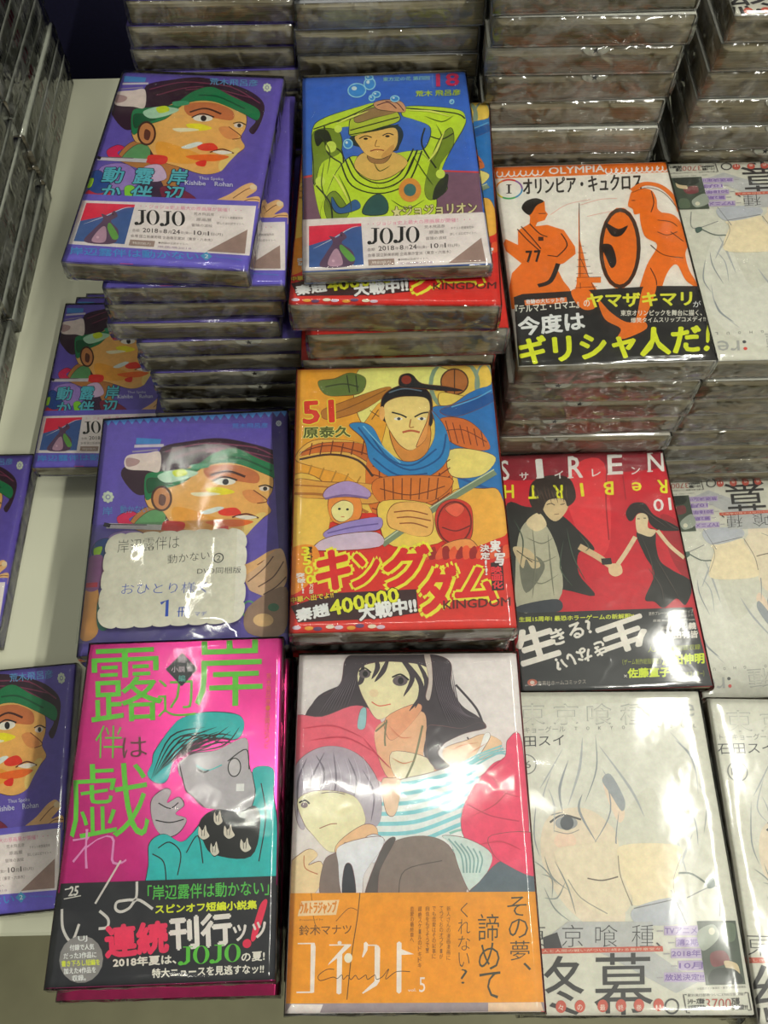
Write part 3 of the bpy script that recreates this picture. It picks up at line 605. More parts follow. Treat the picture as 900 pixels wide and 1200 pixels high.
pk.T('秦趙', 92, 494, 202, 474, 42, wt, .06, outline=dkx); pk.T('400000', 208, 476, 442, 434, 50, (222, 226, 50), .05, outline=(30, 30, 20)); pk.T('大戦中!!', 306, 496, 502, 472, 52, wt, .06, outline=dkx)
pk.TV('累計', 130, 236, 286, 18, (30, 20, 20), .03, dx=2); pk.TV('3500', 116, 236, 366, 26, (236, 222, 50), .06, dx=18); pk.TV('万部', 138, 366, 400, 14, (236, 226, 200), .03); pk.TV('突破!!', 100, 326, 398, 28, wt, .05, dx=10)
pk.TV('実写', 780, 224, 318, 34, wt, .05, dx=16); pk.poly([(764, 306), (806, 300), (812, 402), (768, 404)], (48, 26, 30), smooth=False); pk.TV('映画化', 784, 318, 398, 36, (226, 50, 60), .06, dx=4); pk.TV('決定!!', 742, 240, 350, 32, wt, .05, dx=6)
for i in range(9): pk.ell(90 + i * 36 + (i % 2) * 6, 514 + (i % 3) * 3, 15, 7, [(206, 190, 206), (230, 160, 60), (96, 70, 110), (226, 214, 190)][i % 4])
WARRIOR = pk.build()

# white cover with orange vase-style figures
OC = [(580, 190), (780, 188), (843, 418), (607, 428)]
po = Print(128, 182).frame(OC, 550, 0, 2.5714)
po.rect(40, 470, 900, 1200, (224, 218, 210)); OR = (232, 112, 24); OD = (60, 30, 18)
po.poly([(78, 491), (592, 480), (598, 513), (80, 524)], OR, smooth=False)
for i in range(10):
    x = (96 + i * 36) if i < 4 else (424 + (i - 4) * 30); y = 512 - i * .9; r = 9
    if x > 592: break
    po.ring(x, y - 2, r, r, 4, wt, -40, 230); po.line([(x + 8, y + 4), (x + 18, y + 6), (x + 28, y - 6)], 4, wt)
po.T('OLYMPIA', 246, 514, 412, 509, 20, wt, .04)
for a0, c in ((0, (60, 140, 190)), (60, (60, 160, 90)), (120, (214, 200, 50)), (180, (230, 140, 40)), (240, (206, 60, 50)), (300, (130, 80, 150))): po.ring(124, 556, 40, 28, 5, c, a0, a0 + 60)
po.line([(124, 543), (124, 568)], 6, K); po.line([(116, 543), (132, 543)], 3, K); po.line([(116, 568), (132, 568)], 3, K)
po.T('オリンピア・キュクロス', 168, 572, 522, 562, 46, (34, 28, 26), .03)
for P in (((250, 634), (300, 604), (370, 590)), ((340, 606), (400, 590), (450, 588)), ((360, 640), (420, 628), (476, 618))): po.line([tuple(v) for v in P], 2, (226, 160, 150))
# left runner
po.poly([(176, 620), (176, 600), (200, 588), (232, 594), (234, 622), (242, 632), (232, 650), (210, 656), (204, 668), (240, 664), (290, 680), (324, 730), (326, 752), (290, 780), (256, 790), (250, 820), (300, 870), (210, 900), (120, 900), (60, 1050), (60, 860), (130, 810), (160, 780), (112, 742), (100, 720), (112, 706), (150, 724), (150, 680), (186, 660), (188, 640)], OR, smooth=False)
po.poly([(162, 612), (176, 592), (206, 584), (230, 594), (208, 606), (190, 632), (176, 630)], (30, 24, 22))
for P in (((148, 676), (180, 710), (214, 740)), ((160, 668), (190, 700), (220, 736)), ((186, 660), (216, 690), (240, 700)), ((270, 760), (240, 756)), ((282, 690), (300, 726), (270, 760))): po.line([tuple(v) for v in P], 4, OD)
po.T('7', 176, 777, 194, 776, 34, (30, 24, 22), .05); po.T('7', 202, 776, 220, 775, 34, (30, 24, 22), .05); po.rect(212, 700, 228, 712, OD); po.line([(214, 630), (236, 630)], 3, OD)
po.frame(OC, 560, 260, 2.647)
# tower
po.poly([(318, -60), (322, 40), (334, 90), (350, 160), (384, 210), (300, 230), (316, 160), (318, 90)], OR, smooth=False)
for i in range(7): po.line([(318 - i * 2, 60 + i * 22), (334 + i * 7, 62 + i * 21)], 2, OD)
po.line([(320, -70), (324, 220)], 2, OD); po.line([(324, 100), (372, 205)], 2, OD); po.rect(312, 158, 388, 176, OR); po.line([(312, 160), (388, 158)], 2, OD)
# shield and second runner
po.poly([(508, -44), (560, -40), (610, -30), (640, 10), (652, 60), (646, 90), (660, 140), (692, 192), (650, 170), (620, 120), (590, 150), (560, 240), (500, 350), (440, 352), (480, 300), (505, 200), (530, 120), (560, 60), (520, 30)], OR)
po.poly([(474, -84), (482, -104), (510, -112), (540, -106), (556, -80), (560, -50), (580, -30), (540, -24), (512, -36), (490, -34), (484, -50), (470, -60)], OR)
po.line([(480, -106), (520, -126), (570, -116), (610, -80), (628, -40)], 16, OR); po.line([(482, -100), (530, -114), (580, -96), (620, -50)], 2, OD); po.line([(540, -104), (548, -70), (540, -40)], 3, OD); po.line([(480, -76), (492, -76)], 3, OD)
po.ell(446, 70, 64, 126, OR); po.ring(446, 70, 58, 118, 12, (60, 36, 20)); po.ring(446, 70, 50, 106, 3, OR)
po.poly([(400, -10), (440, 10), (470, 0), (450, 30), (420, 30)], (30, 24, 22)); po.poly([(386, 60), (420, 60), (436, 110), (420, 130), (400, 90)], (30, 24, 22))
for P in (((540, 60), (580, 90), (640, 100)), ((600, 20), (640, 50)), ((560, -16), (600, -10), (620, 4)), ((540, 130), (560, 180), (530, 230)), ((560, 20), (590, 30), (620, 20))): po.line([tuple(v) for v in P], 3, OD)
# left runner's legs and front hem, then band
po.poly([(96, 200), (130, 160), (230, 120), (270, 170), (290, 210), (210, 235), (100, 260)], OR); po.line([(190, 186), (230, 170), (254, 116)], 15, (30, 24, 22))
po.poly([(112, 222), (140, 212), (330, 200), (560, 186), (700, 186), (760, 420), (118, 450)], (34, 31, 31), smooth=False)
po.poly([(296, 200), (350, 200), (372, 250), (340, 262), (310, 240)], OR); po.poly([(380, 230), (420, 270), (470, 300), (520, 296), (530, 320), (470, 350), (440, 350), (450, 320), (400, 290)], OR); po.poly([(520, 187), (560, 186), (520, 300), (480, 340), (500, 280)], OR)
po.poly([(146, 232), (280, 222), (282, 240), (148, 248)], (226, 120, 60), smooth=False); po.T('奇跡の大ヒット作', 152, 244, 274, 236, 14, wt, .04)
po.T('『テルマエ・ロマエ』の', 118, 274, 354, 252, 26, (226, 222, 210), .02); yg = (222, 228, 60)
po.T('ヤマザキマリ', 346, 254, 668, 246, 42, yg, .05); po.T('が', 672, 252, 696, 252, 20, wt)
po.T('東京オリンピックを舞台に描く、', 450, 280, 700, 278, 18, (222, 218, 206), .02); po.T('爆笑タイムスリップコメディ!!', 482, 302, 712, 296, 16, (222, 218, 206), .02)
po.T('今度は', 130, 346, 338, 324, 58, (236, 232, 222), .045); po.T('ギリシャ人だ', 134, 440, 700, 392, 88, (216, 228, 40), .05); po.T('!', 710, 388, 736, 386, 84, (216, 228, 40), .03, shear=.2)
RUNNERS = po.build()

# dark red cover: couple holding hands
SC = [(580, 530), (778, 525), (836, 804), (611, 812)]
ps = Print(128, 182).frame(SC, 570, 510, 2.727)
ps.rect(0, 0, 900, 900, (196, 22, 44))
ps.poly([(40, 40), (570, 30), (580, 90), (440, 110), (300, 120), (60, 130)], (140, 24, 44)); ps.poly([(280, 90), (380, 80), (400, 330), (340, 380), (260, 200)], (214, 50, 60)); ps.poly([(560, 250), (640, 300), (660, 460), (600, 400)], (160, 20, 36))
for i in range(26): ps.line([(240 + (i * 53) % 400, 300 + (i * 37) % 240), (270 + (i * 53) % 400, 310 + (i * 37) % 240)], 5, (150, 16, 34) if i % 2 else (220, 50, 60), taper=True)
ps.line([(390, 90), (386, 200), (396, 330)], 4, (150, 20, 36)); ps.line([(440, 120), (450, 200)], 3, (150, 20, 36))
blk = (34, 32, 30)
ps.poly([(60, 230), (130, 220), (230, 240), (300, 300), (350, 360), (300, 370), (300, 440), (350, 510), (230, 490), (200, 560), (60, 560)], blk)
ps.poly([(110, 300), (150, 260), (200, 290), (240, 400), (236, 520), (110, 560), (96, 420)], (176, 172, 150)); ps.poly([(130, 270), (170, 240), (196, 280), (160, 300)], (214, 196, 160)); ps.poly([(110, 400), (160, 380), (190, 420), (130, 500)], (110, 110, 96))
ps.poly([(110, 540), (230, 520), (236, 560), (110, 562)], (52, 56, 66)); ps.poly([(90, 350), (140, 360), (176, 410), (150, 420), (130, 390), (120, 420), (96, 380)], (200, 180, 144)); ps.line([(100, 362), (150, 400)], 3, (70, 60, 44))
ps.poly([(180, 190), (260, 190), (262, 230), (226, 268), (190, 240)], (206, 182, 140)); ps.poly([(140, 200), (150, 140), (210, 118), (270, 130), (290, 190), (264, 220), (250, 196), (200, 200), (180, 240), (164, 240)], (46, 32, 26))
ps.line([(196, 214), (210, 210), (222, 216)], 3, K); ps.line([(240, 214), (254, 212)], 3, K); ps.line([(220, 246), (236, 244)], 2, (90, 50, 40))
ps.line([(300, 350), (360, 384), (410, 420)], 22, (206, 180, 140)); ps.line([(372, 400), (404, 398)], 22, blk); ps.poly([(398, 410), (430, 408), (438, 436), (416, 448), (396, 436)], (214, 190, 150)); ps.line([(424, 408), (450, 370), (480, 320)], 14, (214, 196, 160))
ps.poly([(484, 306), (540, 296), (546, 350), (560, 400), (600, 430), (660, 470), (640, 540), (610, 520), (570, 550), (540, 530), (510, 520), (540, 440), (510, 380)], blk); ps.poly([(484, 250), (520, 248), (520, 290), (546, 300), (530, 320), (500, 312), (484, 300)], (214, 196, 160))
ps.poly([(450, 240), (470, 212), (510, 212), (540, 250), (600, 280), (624, 300), (560, 300), (528, 280), (516, 250), (490, 244), (470, 268), (456, 264)], (34, 26, 26)); ps.line([(550, 300), (590, 350), (636, 390)], 13, (214, 196, 160)); ps.line([(486, 262), (494, 262)], 3, K); ps.line([(506, 260), (514, 260)], 3, K)
SE = (230, 222, 218)
for ch, x, y, w_, h_ in (('S', 50, 134, 26, 64), ('I', 166, 128, 20, 60), ('R', 268, 128, 44, 68), ('E', 394, 118, 46, 62), ('N', 522, 110, 50, 58)):
    ps.T(ch, x, y, x + w_, y - 2, h_, SE, .02)
    if ch in 'IREN':
        for yy in (y, y - h_): ps.line([(x - 4, yy - 1), (x + (14 if ch in 'RN' else w_ * .6), yy - 2)], 4, SE, store=ps.txt)
for ch, x, y in (('サ', 110, 134), ('イ', 222, 130), ('レ', 342, 124), ('ン', 468, 118)): ps.T(ch, x, y, x + 28, y - 2, 24, SE, .02)
for ch, x, y in (('H', 60, 192), ('T', 138, 194), ('R', 218, 194), ('I', 308, 188), ('B', 380, 184), ('e', 470, 172), ('R', 552, 180)):
    ps.T(ch, x, y, x + (8 if ch == 'I' else 30), y - 1, 28 if ch == 'e' else 42, (222, 222, 40), .03, flip=True)
ps.T('01', 540, 240, 596, 234, 40, (236, 226, 220), .02)
ps.poly([(100, 566), (660, 548), (730, 820), (110, 840)], (36, 36, 40), smooth=False)
ps.frame(SC, 600, 700, 3.75)
ps.T('生誕15周年! 最恐ホラーゲームの新解釈!!', 36, 104, 540, 90, 22, (206, 214, 60), .03)
wv = (228, 216, 208)
ps.T('生', 52, 296, 216, 246, 150, wv, .05); ps.T('きる?', 190, 212, 362, 152, 70, wv, .04)
ps.T('生', 418, 262, 610, 196, 130, wv, .05, flip=True); ps.T('生きない?'[1:], 210, 328, 426, 244, 64, wv, .04, flip=True)
sm = (206, 200, 192)
ps.T('原作プレーン・インタラクティブ', 606, 78, 800, 66, 16, sm); ps.T('エンタテインメント', 676, 88, 800, 82, 12, sm); ps.T('原案 Project SIREN Team', 624, 108, 806, 102, 13, sm)
ps.T('酒井 義', 694, 142, 812, 138, 30, wv, .04); ps.T('浅田有皆', 678, 182, 820, 176, 32, wv, .03); ps.T('作画', 646, 176, 670, 176, 12, sm); ps.T('漫画', 660, 140, 686, 138, 12, sm)
ps.T('人人力特別対談収録', 602, 240, 830, 228, 24, (140, 150, 30), .02); ps.T('濱田伸明', 664, 296, 846, 288, 44, (206, 220, 40), .05); ps.T('佐藤直子', 514, 352, 696, 346, 40, (206, 220, 40), .05)
ps.T('（ゲーム制作総指揮者）', 490, 296, 656, 290, 26, (160, 170, 40)); ps.T('（シナリオライター）', 716, 352, 846, 346, 26, (160, 170, 40)); ps.T('×', 496, 350, 510, 350, 12, wv)
ps.T('集英社ホームコミックス', 118, 386, 330, 378, 20, (160, 150, 140)); ps.ell(94, 372, 22, 15, (176, 90, 70)); ps.ell(94, 372, 10, 8, (206, 190, 180))
ps.frame(SC, 570, 510, 2.727)
for i in range(10): ps.line([(150 + i * 12, 150 + (i % 3) * 8), (160 + i * 11, 180), (172 + i * 10, 210 - (i % 2) * 10)], 3, (90, 66, 50), taper=True)
for P in (((90, 260), (120, 330), (110, 420)), ((260, 290), (280, 380), (320, 460)), ((250, 330), (240, 420), (280, 480)), ((300, 310), (330, 350), (320, 366))): ps.line([tuple(v) for v in P], 4, (70, 84, 70), taper=True)
for P in (((130, 320), (180, 340), (220, 320)), ((120, 380), (180, 400), (230, 380)), ((130, 450), (180, 470), (234, 440)), ((150, 290), (160, 400), (150, 520)), ((200, 310), (210, 420), (220, 510))): ps.line([tuple(v) for v in P], 4, (120, 120, 104), taper=True)
for P in (((500, 320), (530, 400), (540, 480)), ((540, 380), (580, 450), (620, 520)), ((520, 420), (560, 480), (570, 530)), ((560, 260), (600, 290), (630, 300)), ((490, 220), (540, 260), (580, 290))): ps.line([tuple(v) for v in P], 3, (80, 70, 66), taper=True)
COUPLE = ps.build()

# foil pink novel
PC = [(105, 752), (323, 748), (327, 1155), (50, 1153)]
pp = Print(113, 176).frame(PC, 50, 740, 3)
TL = (40, 176, 176); GY = (176, 170, 176); pp.ol = (0.25, (24, 22, 26))
pp.poly([(376, 440), (384, 400), (440, 320), (480, 286), (560, 268), (660, 276), (692, 300), (690, 340), (660, 366), (560, 360), (460, 420), (430, 500), (392, 510), (360, 480)], TL)
for i in range(16):
    a = i * .39; pp.line([(372 + i * 6, 500 - i * 6), (440 + i * 12, 350 + (i % 4) * 12), (560 + i * 8, 320 + (i % 5) * 16)], 6, (24, 22, 26), taper=True)
pp.poly([(470, 440), (520, 410), (600, 400), (700, 360), (712, 430), (720, 470), (740, 520), (740, 640), (700, 680), (660, 620), (560, 600), (520, 560), (496, 540), (484, 500), (470, 480)], GY)
pp.line([(470, 440), (484, 500), (496, 540), (520, 560), (560, 600)], 4, K); pp.line([(530, 452), (570, 470), (620, 452)], 4, TL); pp.line([(536, 464), (556, 476), (574, 470)], 6, K); pp.ell(664, 462, 24, 34, (190, 184, 188)); pp.ring(664, 462, 22, 32, 4, K); pp.line([(512, 556), (536, 550)], 4, K)
pp.line([(640, 440), (704, 400), (716, 470)], 4, K); pp.rect(672, 520, 700, 546, (226, 222, 222))
pp.poly([(380, 560), (420, 530), (444, 540), (430, 580), (470, 560), (490, 590), (460, 620), (500, 640), (470, 690), (420, 700), (386, 660), (372, 600)], GY); pp.line([(400, 580), (440, 600), (470, 580)], 4, K); pp.line([(390, 640), (440, 650), (490, 640)], 4, K)
pp.poly([(366, 800), (370, 720), (420, 690), (480, 720), (520, 690), (560, 640), (600, 610), (700, 640), (740, 560), (730, 470), (800, 470), (806, 560), (824, 700), (824, 1060), (366, 1060)], TL)
pp.poly([(546, 650), (600, 610), (680, 620), (740, 600), (760, 660), (730, 780), (600, 770), (560, 720)], (22, 22, 26))
for x, y, q in ((560, 690, 1), (610, 640, .8), (650, 690, 1), (710, 740, 1), (600, 750, .8)):
    pp.poly([(x - 16 * q, y - 24), (x - 4, y - 10), (x + 6, y - 28), (x + 12, y - 6), (x + 22 * q, y + 14), (x, y + 26), (x - 18 * q, y + 8)], (214, 204, 190)); pp.line([(x - 8, y - 14), (x - 6, y + 12)], 2, K); pp.line([(x + 4, y - 16), (x + 2, y + 12)], 2, K)
for P in (((400, 740), (440, 720), (480, 760), (470, 840)), ((500, 760), (540, 700), (560, 800)), ((760, 520), (780, 640), (760, 800)), ((380, 760), (420, 790), (430, 860))): pp.line([tuple(v) for v in P], 4, K)
pp.ol = None; GN = (96, 196, 60)
pp.T('岸', 522, 252, 756, 248, 236, GN, .0, ); pp.T('辺', 396, 284, 526, 280, 128, GN, -.01); pp.T('露', 168, 298, 414, 292, 246, GN, .0)
pp.T('伴', 180, 418, 274, 420, 112, GN, -.01); pp.T('は', 274, 420, 360, 418, 70, (96, 60, 60)); pp.T('戯', 92, 700, 370, 694, 260, GN, -.005); pp.T('れ', 100, 806, 290, 800, 140, (206, 140, 190), -.02)
pp.poly([(420, 122), (476, 66), (530, 122), (476, 180)], (34, 40, 44), smooth=False); pp.T('短', 464, 100, 488, 100, 22, (206, 190, 200)); pp.T('小説', 440, 132, 486, 132, 20, (206, 190, 200)); pp.T('集', 494, 132, 514, 132, 18, (206, 190, 200)); pp.T('編', 464, 164, 488, 164, 22, (90, 180, 170))
pp.TV('荒木飛呂彦・北國ばらっど', 776, 140, 400, 17, (196, 110, 60))
NOVEL = pp.build(cap=0.6)
pq = Print(113, 176).frame(PC, 50, 990, 3)
pq.poly([(60, 106), (835, 106), (835, 700), (-20, 700)], (34, 34, 42), smooth=False)
pq.line([(270, 30), (228, 102), (180, 183)], 7, (206, 200, 196)); pq.line([(327, 108), (324, 168), (294, 174), (258, 180), (252, 204), (270, 216), (300, 204), (330, 174), (384, 210)], 9, (206, 200, 196))
pq.line([(63, 198), (66, 270), (96, 318), (123, 255)], 9, (206, 200, 196)); pq.line([(195, 210), (225, 240), (222, 270), (192, 275)], 9, (206, 200, 196))
pq.T('25', 86, 152, 124, 150, 34, (206, 202, 196), .03, shear=.3); pq.line([(70, 162), (130, 152)], 3, (206, 202, 196)); pq.line([(74, 128), (96, 124)], 4, (206, 202, 196))
pq.T('「岸辺露伴は動かない」', 366, 178, 800, 174, 54, (84, 186, 76), .01); pq.T('スピンオフ短編小説集', 394, 228, 758, 224, 32, (214, 222, 40), .04)
pq.T('連続', 220, 382, 440, 370, 112, (226, 50, 92), .05); pq.T('刊行', 450, 364, 670, 352, 118, (222, 214, 210), .04); pq.T('ッッ', 680, 342, 798, 328, 58, (222, 214, 210), .03)
pq.poly([(770, 210), (796, 200), (760, 330), (740, 330)], (226, 40, 80)); pq.ell(726, 352, 16, 17, (226, 40, 80))
pq.T('2018年夏は、', 244, 420, 470, 416, 34, (222, 216, 206), .04); pq.didone(476, 420, 704, 416, 66, (90, 186, 60)); pq.T('の夏!', 708, 420, 792, 418, 34, (222, 216, 206), .03); pq.T('特大ニュースを見逃すなッ!!', 384, 466, 790, 466, 34, (222, 216, 206), .03)
pq.ell(130, 386, 78, 88, (136, 132, 132))
for t_, x0, x1, y, c in (('UJ', 120, 152, 322, wt), ('付録で人気', 90, 176, 352, wt), ('だった3作品に', 68, 184, 382, wt), ('書き下ろし短編を', 60, 196, 410, (214, 222, 60)), ('加えた4作品を', 68, 182, 438, wt), ('収録。', 98, 146, 466, wt)): pq.T(t_, x0, y, x1, y - 1, 22, c, .02)
NOVEL_BAND = pq.build(cap=0.6)

# white cover: long-haired figure above a pale-haired one, ochre band
CC = [(348, 766), (606, 764), (641, 1188), (334, 1186)]
p = Print(128, 182).frame(CC, 320, 750, 2.903)
p.rect(40, 30, 950, 1300, (216, 208, 208)); HB = (62, 52, 62); SK = (240, 214, 176); PK = (222, 96, 118); p.ol = (0.16, (120, 80, 84))
p.poly([(240, 60), (300, 40), (420, 30), (520, 40), (600, 70), (604, 150), (640, 220), (700, 262), (724, 300), (640, 310), (560, 380), (600, 430), (540, 440), (510, 380), (520, 300), (470, 240), (300, 240), (260, 300), (236, 262), (180, 276), (104, 262), (140, 200), (220, 150)], HB)
p.line([(236, 150), (150, 190), (108, 260)], 8, HB); p.line([(620, 150), (690, 230), (716, 290)], 8, HB); p.line([(660, 330), (674, 360), (668, 400)], 5, HB)
p.poly([(60, 262), (160, 258), (280, 220), (360, 270), (420, 430), (420, 500), (340, 470), (240, 400), (120, 390), (60, 420)], PK)
p.poly([(380, 270), (500, 240), (520, 300), (510, 400), (560, 460), (400, 480), (340, 330)], (238, 176, 140)); p.poly([(400, 380), (520, 400), (540, 460), (420, 470)], (244, 214, 186))
p.poly([(282, 110), (310, 80), (400, 70), (520, 90), (526, 160), (470, 220), (400, 250), (350, 268), (310, 210), (288, 160)], SK); p.poly([(380, 262), (480, 215), (500, 240), (420, 330), (386, 330)], (238, 160, 124))
for P in (((300, 60), (296, 130), (280, 150)), ((390, 50), (370, 100), (340, 140)), ((420, 50), (470, 120), (440, 190)), ((480, 60), (520, 150), (460, 240)), ((440, 60), (500, 150), (480, 230)), ((340, 50), (350, 90), (330, 130))): p.line([tuple(v) for v in P], 18, HB, taper=True)
p.ell(306, 112, 20, 15, (96, 84, 92)); p.ell(428, 136, 26, 18, (96, 84, 92)); p.line([(286, 104), (306, 92), (328, 108)], 5, K); p.line([(400, 124), (430, 114), (458, 134)], 6, K); p.ell(308, 112, 9, 10, K); p.ell(430, 136, 10, 12, K); p.ell(338, 178, 16, 14, (244, 200, 166)); p.line([(330, 208), (356, 222), (396, 216)], 4, (210, 110, 90))
p.poly([(510, 44), (530, 44), (540, 130), (530, 200), (516, 190), (526, 130)], (200, 186, 180)); p.poly([(292, 236), (312, 232), (308, 296), (282, 296)], (140, 190, 196))
p.line([(382, 270), (376, 330), (378, 360)], 6, (120, 120, 90)); p.line([(506, 290), (480, 400), (450, 470)], 7, (120, 120, 90)); p.line([(384, 276), (344, 310)], 6, (120, 120, 90))
p.poly([(580, 370), (660, 340), (720, 320), (780, 350), (740, 400), (640, 420), (590, 420)], (242, 186, 150)); p.poly([(520, 300), (560, 290), (640, 300), (700, 280), (722, 300), (640, 322), (560, 372), (590, 440), (560, 440), (524, 400)], HB)
p.poly([(420, 480), (540, 450), (680, 400), (720, 320), (740, 330), (700, 410), (800, 370), (790, 420), (700, 480), (650, 560), (640, 640), (700, 800), (620, 800), (560, 680), (380, 690), (340, 620), (360, 540)], (222, 226, 222))
for i in range(7):
    y = 470 + i * 34; p.line([(356 + (i < 2) * 60 - i * 3, y + 20), (480, y + 14), (620, y - 20 - i * 3), (700, y - 70)], 13, (132, 196, 206))
for i in range(4): p.line([(640 + i * 14, 420 + i * 4), (700 + i * 20, 390), (780 + i * 6, 360 + i * 10)], 6, (132, 190, 196))
for i in range(5): p.line([(600, 660 + i * 30), (650, 650 + i * 32), (700, 700 + i * 26)], 8, (140, 190, 180))
p.poly([(800, 340), (850, 350), (870, 800), (740, 800), (680, 720), (640, 640), (660, 540), (740, 430), (790, 400)], (222, 70, 108))
p.line([(660, 560), (740, 600), (840, 620)], 4, (180, 50, 84)); p.line([(700, 470), (740, 440), (790, 400)], 3, (180, 50, 84))
p.poly([(366, 480), (400, 470), (430, 480), (424, 560), (406, 600), (380, 580)], (240, 190, 164))
# pale-haired figure
p.poly([(64, 460), (90, 400), (160, 362), (240, 366), (310, 410), (360, 500), (360, 620), (300, 640), (270, 560), (110, 540), (104, 640), (76, 610)], (172, 162, 176))
for P in (((110, 400), (80, 480), (80, 600)), ((170, 380), (130, 460), (110, 520)), ((200, 380), (210, 470), (200, 540)), ((250, 400), (280, 480), (260, 570)), ((300, 440), (340, 520), (330, 620)), ((140, 390), (170, 450), (150, 530))): p.line([tuple(v) for v in P], 7, (110, 100, 116), taper=True)
p.poly([(80, 540), (160, 510), (270, 530), (310, 600), (300, 640), (250, 700), (190, 720), (130, 660), (100, 620)], (242, 216, 180)); p.poly([(210, 700), (300, 630), (350, 640), (340, 700), (240, 760)], (240, 180, 140))
p.line([(84, 552), (104, 544), (120, 556)], 6, K); p.ell(102, 560, 12, 10, (110, 90, 100)); p.line([(154, 640), (190, 626), (214, 624)], 3, (150, 90, 70)); p.line([(160, 520), (200, 516), (240, 524)], 3, (120, 100, 100))
p.poly([(300, 690), (340, 660), (380, 690), (340, 760)], (214, 214, 224))
p.frame(CC, 320, 980, 2.727)
p.poly([(40, 100), (90, 50), (120, 40), (140, 60), (110, 90), (150, 80), (158, 130), (120, 190), (40, 190)], (240, 200, 160)); p.line([(96, 60), (100, 100), (140, 120)], 3, (180, 110, 80))
p.poly([(160, 80), (200, 50), (230, 20), (210, 100), (230, 190), (150, 190)], (126, 110, 106)); p.poly([(210, 30), (330, 0), (350, 30), (290, 120), (280, 190), (220, 190), (206, 90)], (216, 216, 226)); p.poly([(226, 96), (250, 96), (262, 190), (220, 190)], (50, 52, 62))
p.poly([(330, 190), (340, 90), (380, 20), (480, 0), (560, 30), (600, 120), (600, 190)], (132, 116, 110)); p.poly([(290, 190), (350, 30), (390, 10), (340, 110), (330, 190)], (88, 80, 80)); p.line([(400, 190), (420, 110), (540, 80)], 3, (90, 80, 76))
p.poly([(540, 0), (620, 10), (700, 60), (680, 130), (640, 190), (600, 120), (570, 30)], (196, 210, 206)); 
for i in range(6): p.line([(560 + i * 20, 10 + i * 8), (600 + i * 14, 60 + i * 4), (610 + i * 10, 120)], 5, (130, 160, 160))
p.poly([(660, 150), (740, 80), (850, 120), (850, 190), (640, 190)], (90, 104, 116)); p.poly([(700, 0), (850, 0), (850, 130), (740, 90), (700, 50)], (222, 70, 108))
p.ol = None
p.poly([(40, 180), (846, 182), (870, 536), (34, 530)], (228, 148, 28), smooth=False)
p.line([(120, 180), (130, 270), (150, 300)], 2, (110, 80, 30)); p.line([(276, 180), (268, 260), (250, 380), (236, 520)], 3, (90, 70, 30)); p.line([(200, 270), (240, 230), (268, 236)], 2, (120, 80, 30))
p.poly([(34, 530), (870, 536), (880, 580), (30, 570)], (150, 140, 150), smooth=False); p.poly([(60, 532), (160, 534), (150, 566), (40, 566)], (220, 214, 216), smooth=False); p.poly([(690, 536), (860, 536), (870, 570), (690, 568)], (226, 196, 170), smooth=False)
p.frame(CC, 340, 1050, 5.625)
p.poly([(70, 30), (320, 24), (300, 122), (46, 128)], (226, 200, 160), smooth=False); p.T('ウルトラジャンプ', 60, 116, 304, 110, 78, (206, 130, 40), .04, shear=.2); p.T('Presented by', 60, 164, 214, 160, 16, (130, 90, 30)); p.T('鈴木マナツ', 58, 256, 402, 250, 66, (110, 76, 30), .01)
W = (226, 220, 216)
p.rect(48, 304, 160, 312, W); p.poly([(134, 304), (160, 310), (166, 330), (158, 630), (132, 630)], W, smooth=False); p.rect(42, 622, 150, 632, W)
p.ell(324, 306, 14, 12, W); p.rect(256, 316, 400, 324, W); p.poly([(362, 318), (402, 322), (330, 390), (248, 452), (256, 436)], W, smooth=False); p.poly([(308, 380), (342, 372), (338, 636), (322, 644), (306, 636)], W, smooth=False); p.ell(382, 406, 27, 32, (240, 226, 206))
p.poly([(484, 310), (498, 300), (512, 314), (508, 356), (480, 404), (472, 400), (484, 350)], W, smooth=False); p.rect(506, 320, 570, 328, W); p.poly([(556, 320), (580, 326), (592, 344), (590, 560), (570, 590), (480, 642), (474, 636), (556, 560)], W, smooth=False)
p.poly([(702, 312), (718, 300), (734, 312), (734, 632), (718, 644), (702, 632)], W, smooth=False); p.poly([(734, 352), (816, 386), (734, 390)], W, smooth=False)
p.line([(290, 480), (240, 480), (186, 520), (200, 552), (280, 530), (310, 540), (340, 516), (350, 546), (380, 520), (400, 548), (430, 520), (450, 546), (480, 530), (500, 520), (510, 548), (540, 530), (560, 520), (570, 548), (610, 530), (650, 480), (630, 548), (700, 500), (790, 500)], 4, (60, 50, 40))
p.T('vol.', 778, 632, 834, 630, 20, W); p.T('5', 852, 636, 892, 636, 98, W, .0)
p.frame(CC, 480, 1050, 5.625); dg = (66, 66, 50)
p.TV('その夢、', 714, 4, 590, 130, dg, -.005, dx=30); p.TV('諦めて', 524, 120, 690, 140, dg, -.005, dx=10, gap=.06); p.TV('くれない?', 362, 44, 590, 80, dg, -.015)
for x, s_, y0, y1 in ((258, '新人さんの漫画漫画に', 70, 430), (210, 'てっておのオファーが', 70, 420), (162, 'でも恋愛はその記事に', 70, 420), (118, '自信をもてそうで！', 70, 380), (68, '超絶スケールのドキドキ', 70, 480), (16, '恋愛の最終章へ', 70, 310)):
    p.TV(s_, x, y0, y1, 24, (140, 96, 40), 0.0)
p.frame(CC, 320, 750, 2.903)
for i in range(12): p.line([(540 + i * 6, 90), (560 + i * 7, 190 + i * 4), (600 + i * 9, 290 - i * 2)], 3, (104, 92, 104), taper=True)
for i in range(9): p.line([(150 + i * 12, 250 - i * 3), (190 + i * 10, 190 - i * 4), (250 + i * 4, 110)], 3, (104, 92, 104), taper=True)
for i in range(8): p.line([(90 + i * 30, 420 - i * 4), (100 + i * 32, 470), (96 + i * 30, 530)], 3, (206, 200, 212), taper=True)
